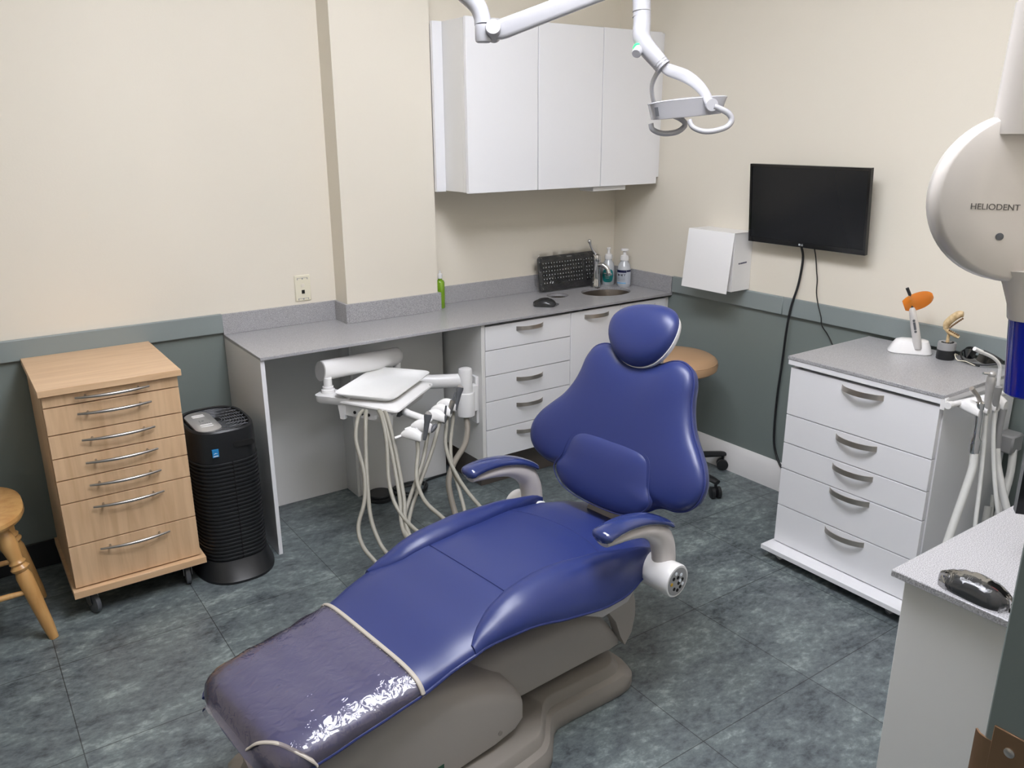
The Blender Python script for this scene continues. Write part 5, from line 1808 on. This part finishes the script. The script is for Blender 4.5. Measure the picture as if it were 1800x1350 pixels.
hr = obj('headrest', pillow(HOL, (0, 0), 0.05, HD, 2.6, h0=0.0), M['blue'], t)
m = MB()
loops = []
for r, h in ((1.0, 0.0), (1.0, -0.006), (0.97, -0.018), (0.85, -0.03), (0.5, -0.036), (0.1, -0.037)):
    loops.append([HD(q.x * r * 0.99 - 0.003, q.y * r * 0.98 - 0.004, h) for q in HOL])
obj('headrest_shell', m.loft(loops), M['whitepl'], hr, label='white plastic rear shell')

# armrests
for s in (-1, 1):
    b0 = 0.268 * s
    path = [(-1.950, 0.602), (-1.925, 0.612), (-1.87, 0.616), (-1.81, 0.61), (-1.75, 0.594), (-1.70, 0.571), (-1.672, 0.553)]
    pp = catmull([CH(a, b0, z) for a, z in path], 5)
    loops = []
    for i, p in enumerate(pp):
        q = i / (len(pp) - 1)
        tg = (pp[min(i + 1, len(pp) - 1)] - pp[max(i - 1, 0)]).normalized()
        vv = tg.cross(N)
        if vv.z < 0:
            vv = -vv
        e = min(1.0, 0.45 + 0.55 * (q / 0.09) ** 0.5) if q < 0.09 else (1.0 if q < 0.94 else 1.0 - 0.5 * ((q - 0.94) / 0.06) ** 2)
        hw, th_ = 0.0335 * e * (1 - 0.06 * q), (0.0195 - 0.008 * q) * e
        loops.append([p + N * (hw * math.copysign(abs(math.cos(w)) ** 0.8, math.cos(w))) + vv * (th_ * (math.sin(w) if math.sin(w) > 0 else 0.75 * math.sin(w))) for w in [2 * PI * k / 24 for k in range(24)]])
    ar = obj('armrest', MB().loft(loops), M['bluegl'], t)
    spath = [(-1.935, 0.588, 0.020, 0.008), (-1.90, 0.590, 0.025, 0.014), (-1.85, 0.588, 0.027, 0.018), (-1.79, 0.578, 0.028, 0.022), (-1.745, 0.560, 0.0285, 0.028), (-1.708, 0.532, 0.029, 0.034), (-1.690, 0.495, 0.030, 0.037), (-1.684, 0.46, 0.030, 0.038), (-1.683, 0.425, 0.030, 0.038)]
    pp = catmull([Vector((a, z, 0)) for a, z, _, _ in spath], 4)
    dd = catmull([Vector((h1, h2, 0)) for _, _, h1, h2 in spath], 4)
    loops = []
    for i, p in enumerate(pp):
        tg = (pp[min(i + 1, len(pp) - 1)] - pp[max(i - 1, 0)]).normalized()
        loops.append([CH(p.x - tg.y * dd[i].y * math.sin(w), b0 + dd[i].x * math.cos(w), p.y + tg.x * dd[i].y * math.sin(w)) for w in [2 * PI * k / 20 for k in range(20)]])
    obj('armrest_support', MB().loft(loops), M['taupelt'], ar)
    m = MB().lathe([(0.040, 0.0), (0.044, 0.01), (0.0475, 0.095), (0.0475, 0.112), (0.045, 0.116)], CH(-1.70, s * 0.215, 0.415), N * s, 30)
    hub = obj('armrest_hub', m, M['whitepl'], ar)
    if s < 0:
        c = CH(-1.70, -0.3312, 0.415)
        obj('keypad', MB().lathe([(0.040, 0), (0.040, 0.001)], c, -N, 28), M['greypl'], hub, label='round keypad')
        m = MB()
        for du, dz in ((-0.018, 0.014), (0.0, 0.012), (0.004, -0.006), (-0.014, -0.018), (0.012, -0.02), (0.0, -0.026), (0.02, 0.0)):
            q = c - N * 0.001 + U * du + Vector((0, 0, dz))
            m.lathe([(0.0052, 0), (0.0052, 0.001)], q, -N, 10)
        obj('keypad_button', m, M['dark'], hub)
        m = MB()
        for du, dz in ((-0.008, 0.026), (0.014, 0.016), (0.01, 0.0), (0.022, -0.014)):
            q = c - N * 0.001 + U * du + Vector((0, 0, dz))
            m.lathe([(0.005, 0), (0.005, 0.0011)], q, -N, 10)
        obj('keypad_button', m, M['stickwhite'], hub)
        q = c - N * 0.001 + U * -0.026
        obj('keypad_button', MB().lathe([(0.005, 0), (0.005, 0.0012)], q, -N, 10), M['yellowbtn'], hub)

# seat carrier, lift beam, covers and floor plate
m = MB().loft([[CH(a, b, z + (0.0 if abs(b) < 0.15 else 0.02)) for b, z in ((-hb, zt), (-hb * 0.97, zl + 0.012), (-hb * 0.7, zl), (hb * 0.7, zl), (hb * 0.97, zl + 0.012), (hb, zt))]
                for a, hb, zt, zl in ((-1.985, 0.15, 0.395, 0.37), (-1.96, 0.20, 0.395, 0.325), (-1.88, 0.235, 0.39, 0.300), (-1.78, 0.235, 0.39, 0.306), (-1.70, 0.21, 0.395, 0.33), (-1.61, 0.16, 0.40, 0.37))])
obj('seat_carrier', m, M['taupelt'], t)
for s in (-1, 1):
    poly = [(-1.90, 0.335), (-1.86, 0.30), (-1.77, 0.262), (-1.735, 0.215), (-1.712, 0.155), (-1.69, 0.118), (-1.662, 0.15), (-1.65, 0.20), (-1.652, 0.25), (-1.675, 0.33), (-1.75, 0.35)]
    obj('hinge_plate', MB().prism([CH(a, s * 0.15, z) for a, z in poly], N * (-s * 0.03)), M['taupe'], t)


def sec_loop(a, hw, z0, z1, r, n=5):
    out = []
    for (sx, sz, a0) in ((1, 1, 0), (-1, 1, PI / 2), (-1, -1, PI), (1, -1, 3 * PI / 2)):
        for k in range(n + 1):
            q = a0 + PI / 2 * k / n
            rr = r if sz > 0 else 0.008
            out.append(CH(a, sx * (hw - rr) + rr * math.cos(q), (z1 + z0) / 2 + sz * ((z1 - z0) / 2 - rr) + rr * math.sin(q)))
    return out


m = MB().loft([sec_loop(-2.4, 0.14, 0.165, 0.30, 0.06), sec_loop(-2.15, 0.14, 0.14, 0.30, 0.06), sec_loop(-1.90, 0.14, 0.128, 0.282, 0.06), sec_loop(-1.79, 0.14, 0.122, 0.262, 0.06), sec_loop(-1.745, 0.14, 0.118, 0.215, 0.05), sec_loop(-1.705, 0.135, 0.115, 0.145, 0.012)])
obj('lift_beam', m, M['taupe'], t)
m = MB().loft([sec_loop(-2.72, 0.13, 0.10, 0.24, 0.05), sec_loop(-2.66, 0.165, 0.085, 0.29, 0.06), sec_loop(-2.5, 0.185, 0.085, 0.335, 0.065), sec_loop(-2.36, 0.2, 0.095, 0.335, 0.07), sec_loop(-2.24, 0.204, 0.105, 0.295, 0.07), sec_loop(-2.17, 0.2, 0.112, 0.25, 0.06), sec_loop(-2.135, 0.188, 0.118, 0.20, 0.035), sec_loop(-2.12, 0.16, 0.125, 0.165, 0.015)])
cv = obj('pump_cover', m, M['taupe'], t)
m = MB().lathe([(0.0065, 0), (0.0065, 0.003)], CH(-2.225, -0.203, 0.135), -N, 14)
obj('screw', m, M['taupedk'], cv)
obj('green_label', MB().prism([CH(-2.43, -0.193, 0.105), CH(-2.395, -0.195, 0.112), CH(-2.395, -0.195, 0.138), CH(-2.43, -0.193, 0.132)], -N * 0.002), M['greenlbl'], cv, label='dark green label')


def plate_loop(sc, z, sm=0.0):
    half = [(-1.665, 0.10), (-1.672, 0.155), (-1.70, 0.188), (-1.76, 0.2), (-1.95, 0.182), (-2.01, 0.186), (-2.055, 0.222), (-2.10, 0.262), (-2.16, 0.278), (-2.4, 0.285), (-2.7, 0.28), (-2.75, 0.25), (-2.77, 0.18)]
    pts = [(a, b) for a, b in half] + [(a, -b) for a, b in reversed(half)]
    vv = catmull([Vector((a, b, 0)) for a, b in pts], 4, True)
    cx_ = -2.2
    out = []
    for v in vv:
        b = v.y - math.copysign(min(abs(v.y), sm), v.y)
        a = v.x - sm * max(0.0, min(1.0, (v.x + 2.0) / 0.32)) + sm * max(0.0, min(1.0, (-2.5 - v.x) / 0.25))
        out.append(CH(a, b, z))
    return out


m = MB().loft([plate_loop(1, 0.0, 0.004), plate_loop(1, 0.006), plate_loop(1, 0.032), plate_loop(1, 0.052, 0.012), plate_loop(1, 0.058, 0.03), plate_loop(1, 0.082, 0.04), plate_loop(1, 0.086, 0.046)])
obj('floor_plate', m, M['taupedk'], t)
m = MB().loft([sec_loop(-2.66, 0.17, 0.06, 0.15, 0.03), sec_loop(-2.16, 0.175, 0.06, 0.14, 0.03), sec_loop(-2.11, 0.14, 0.06, 0.12, 0.02)])
obj('pedestal', m, M['taupedk'], t)
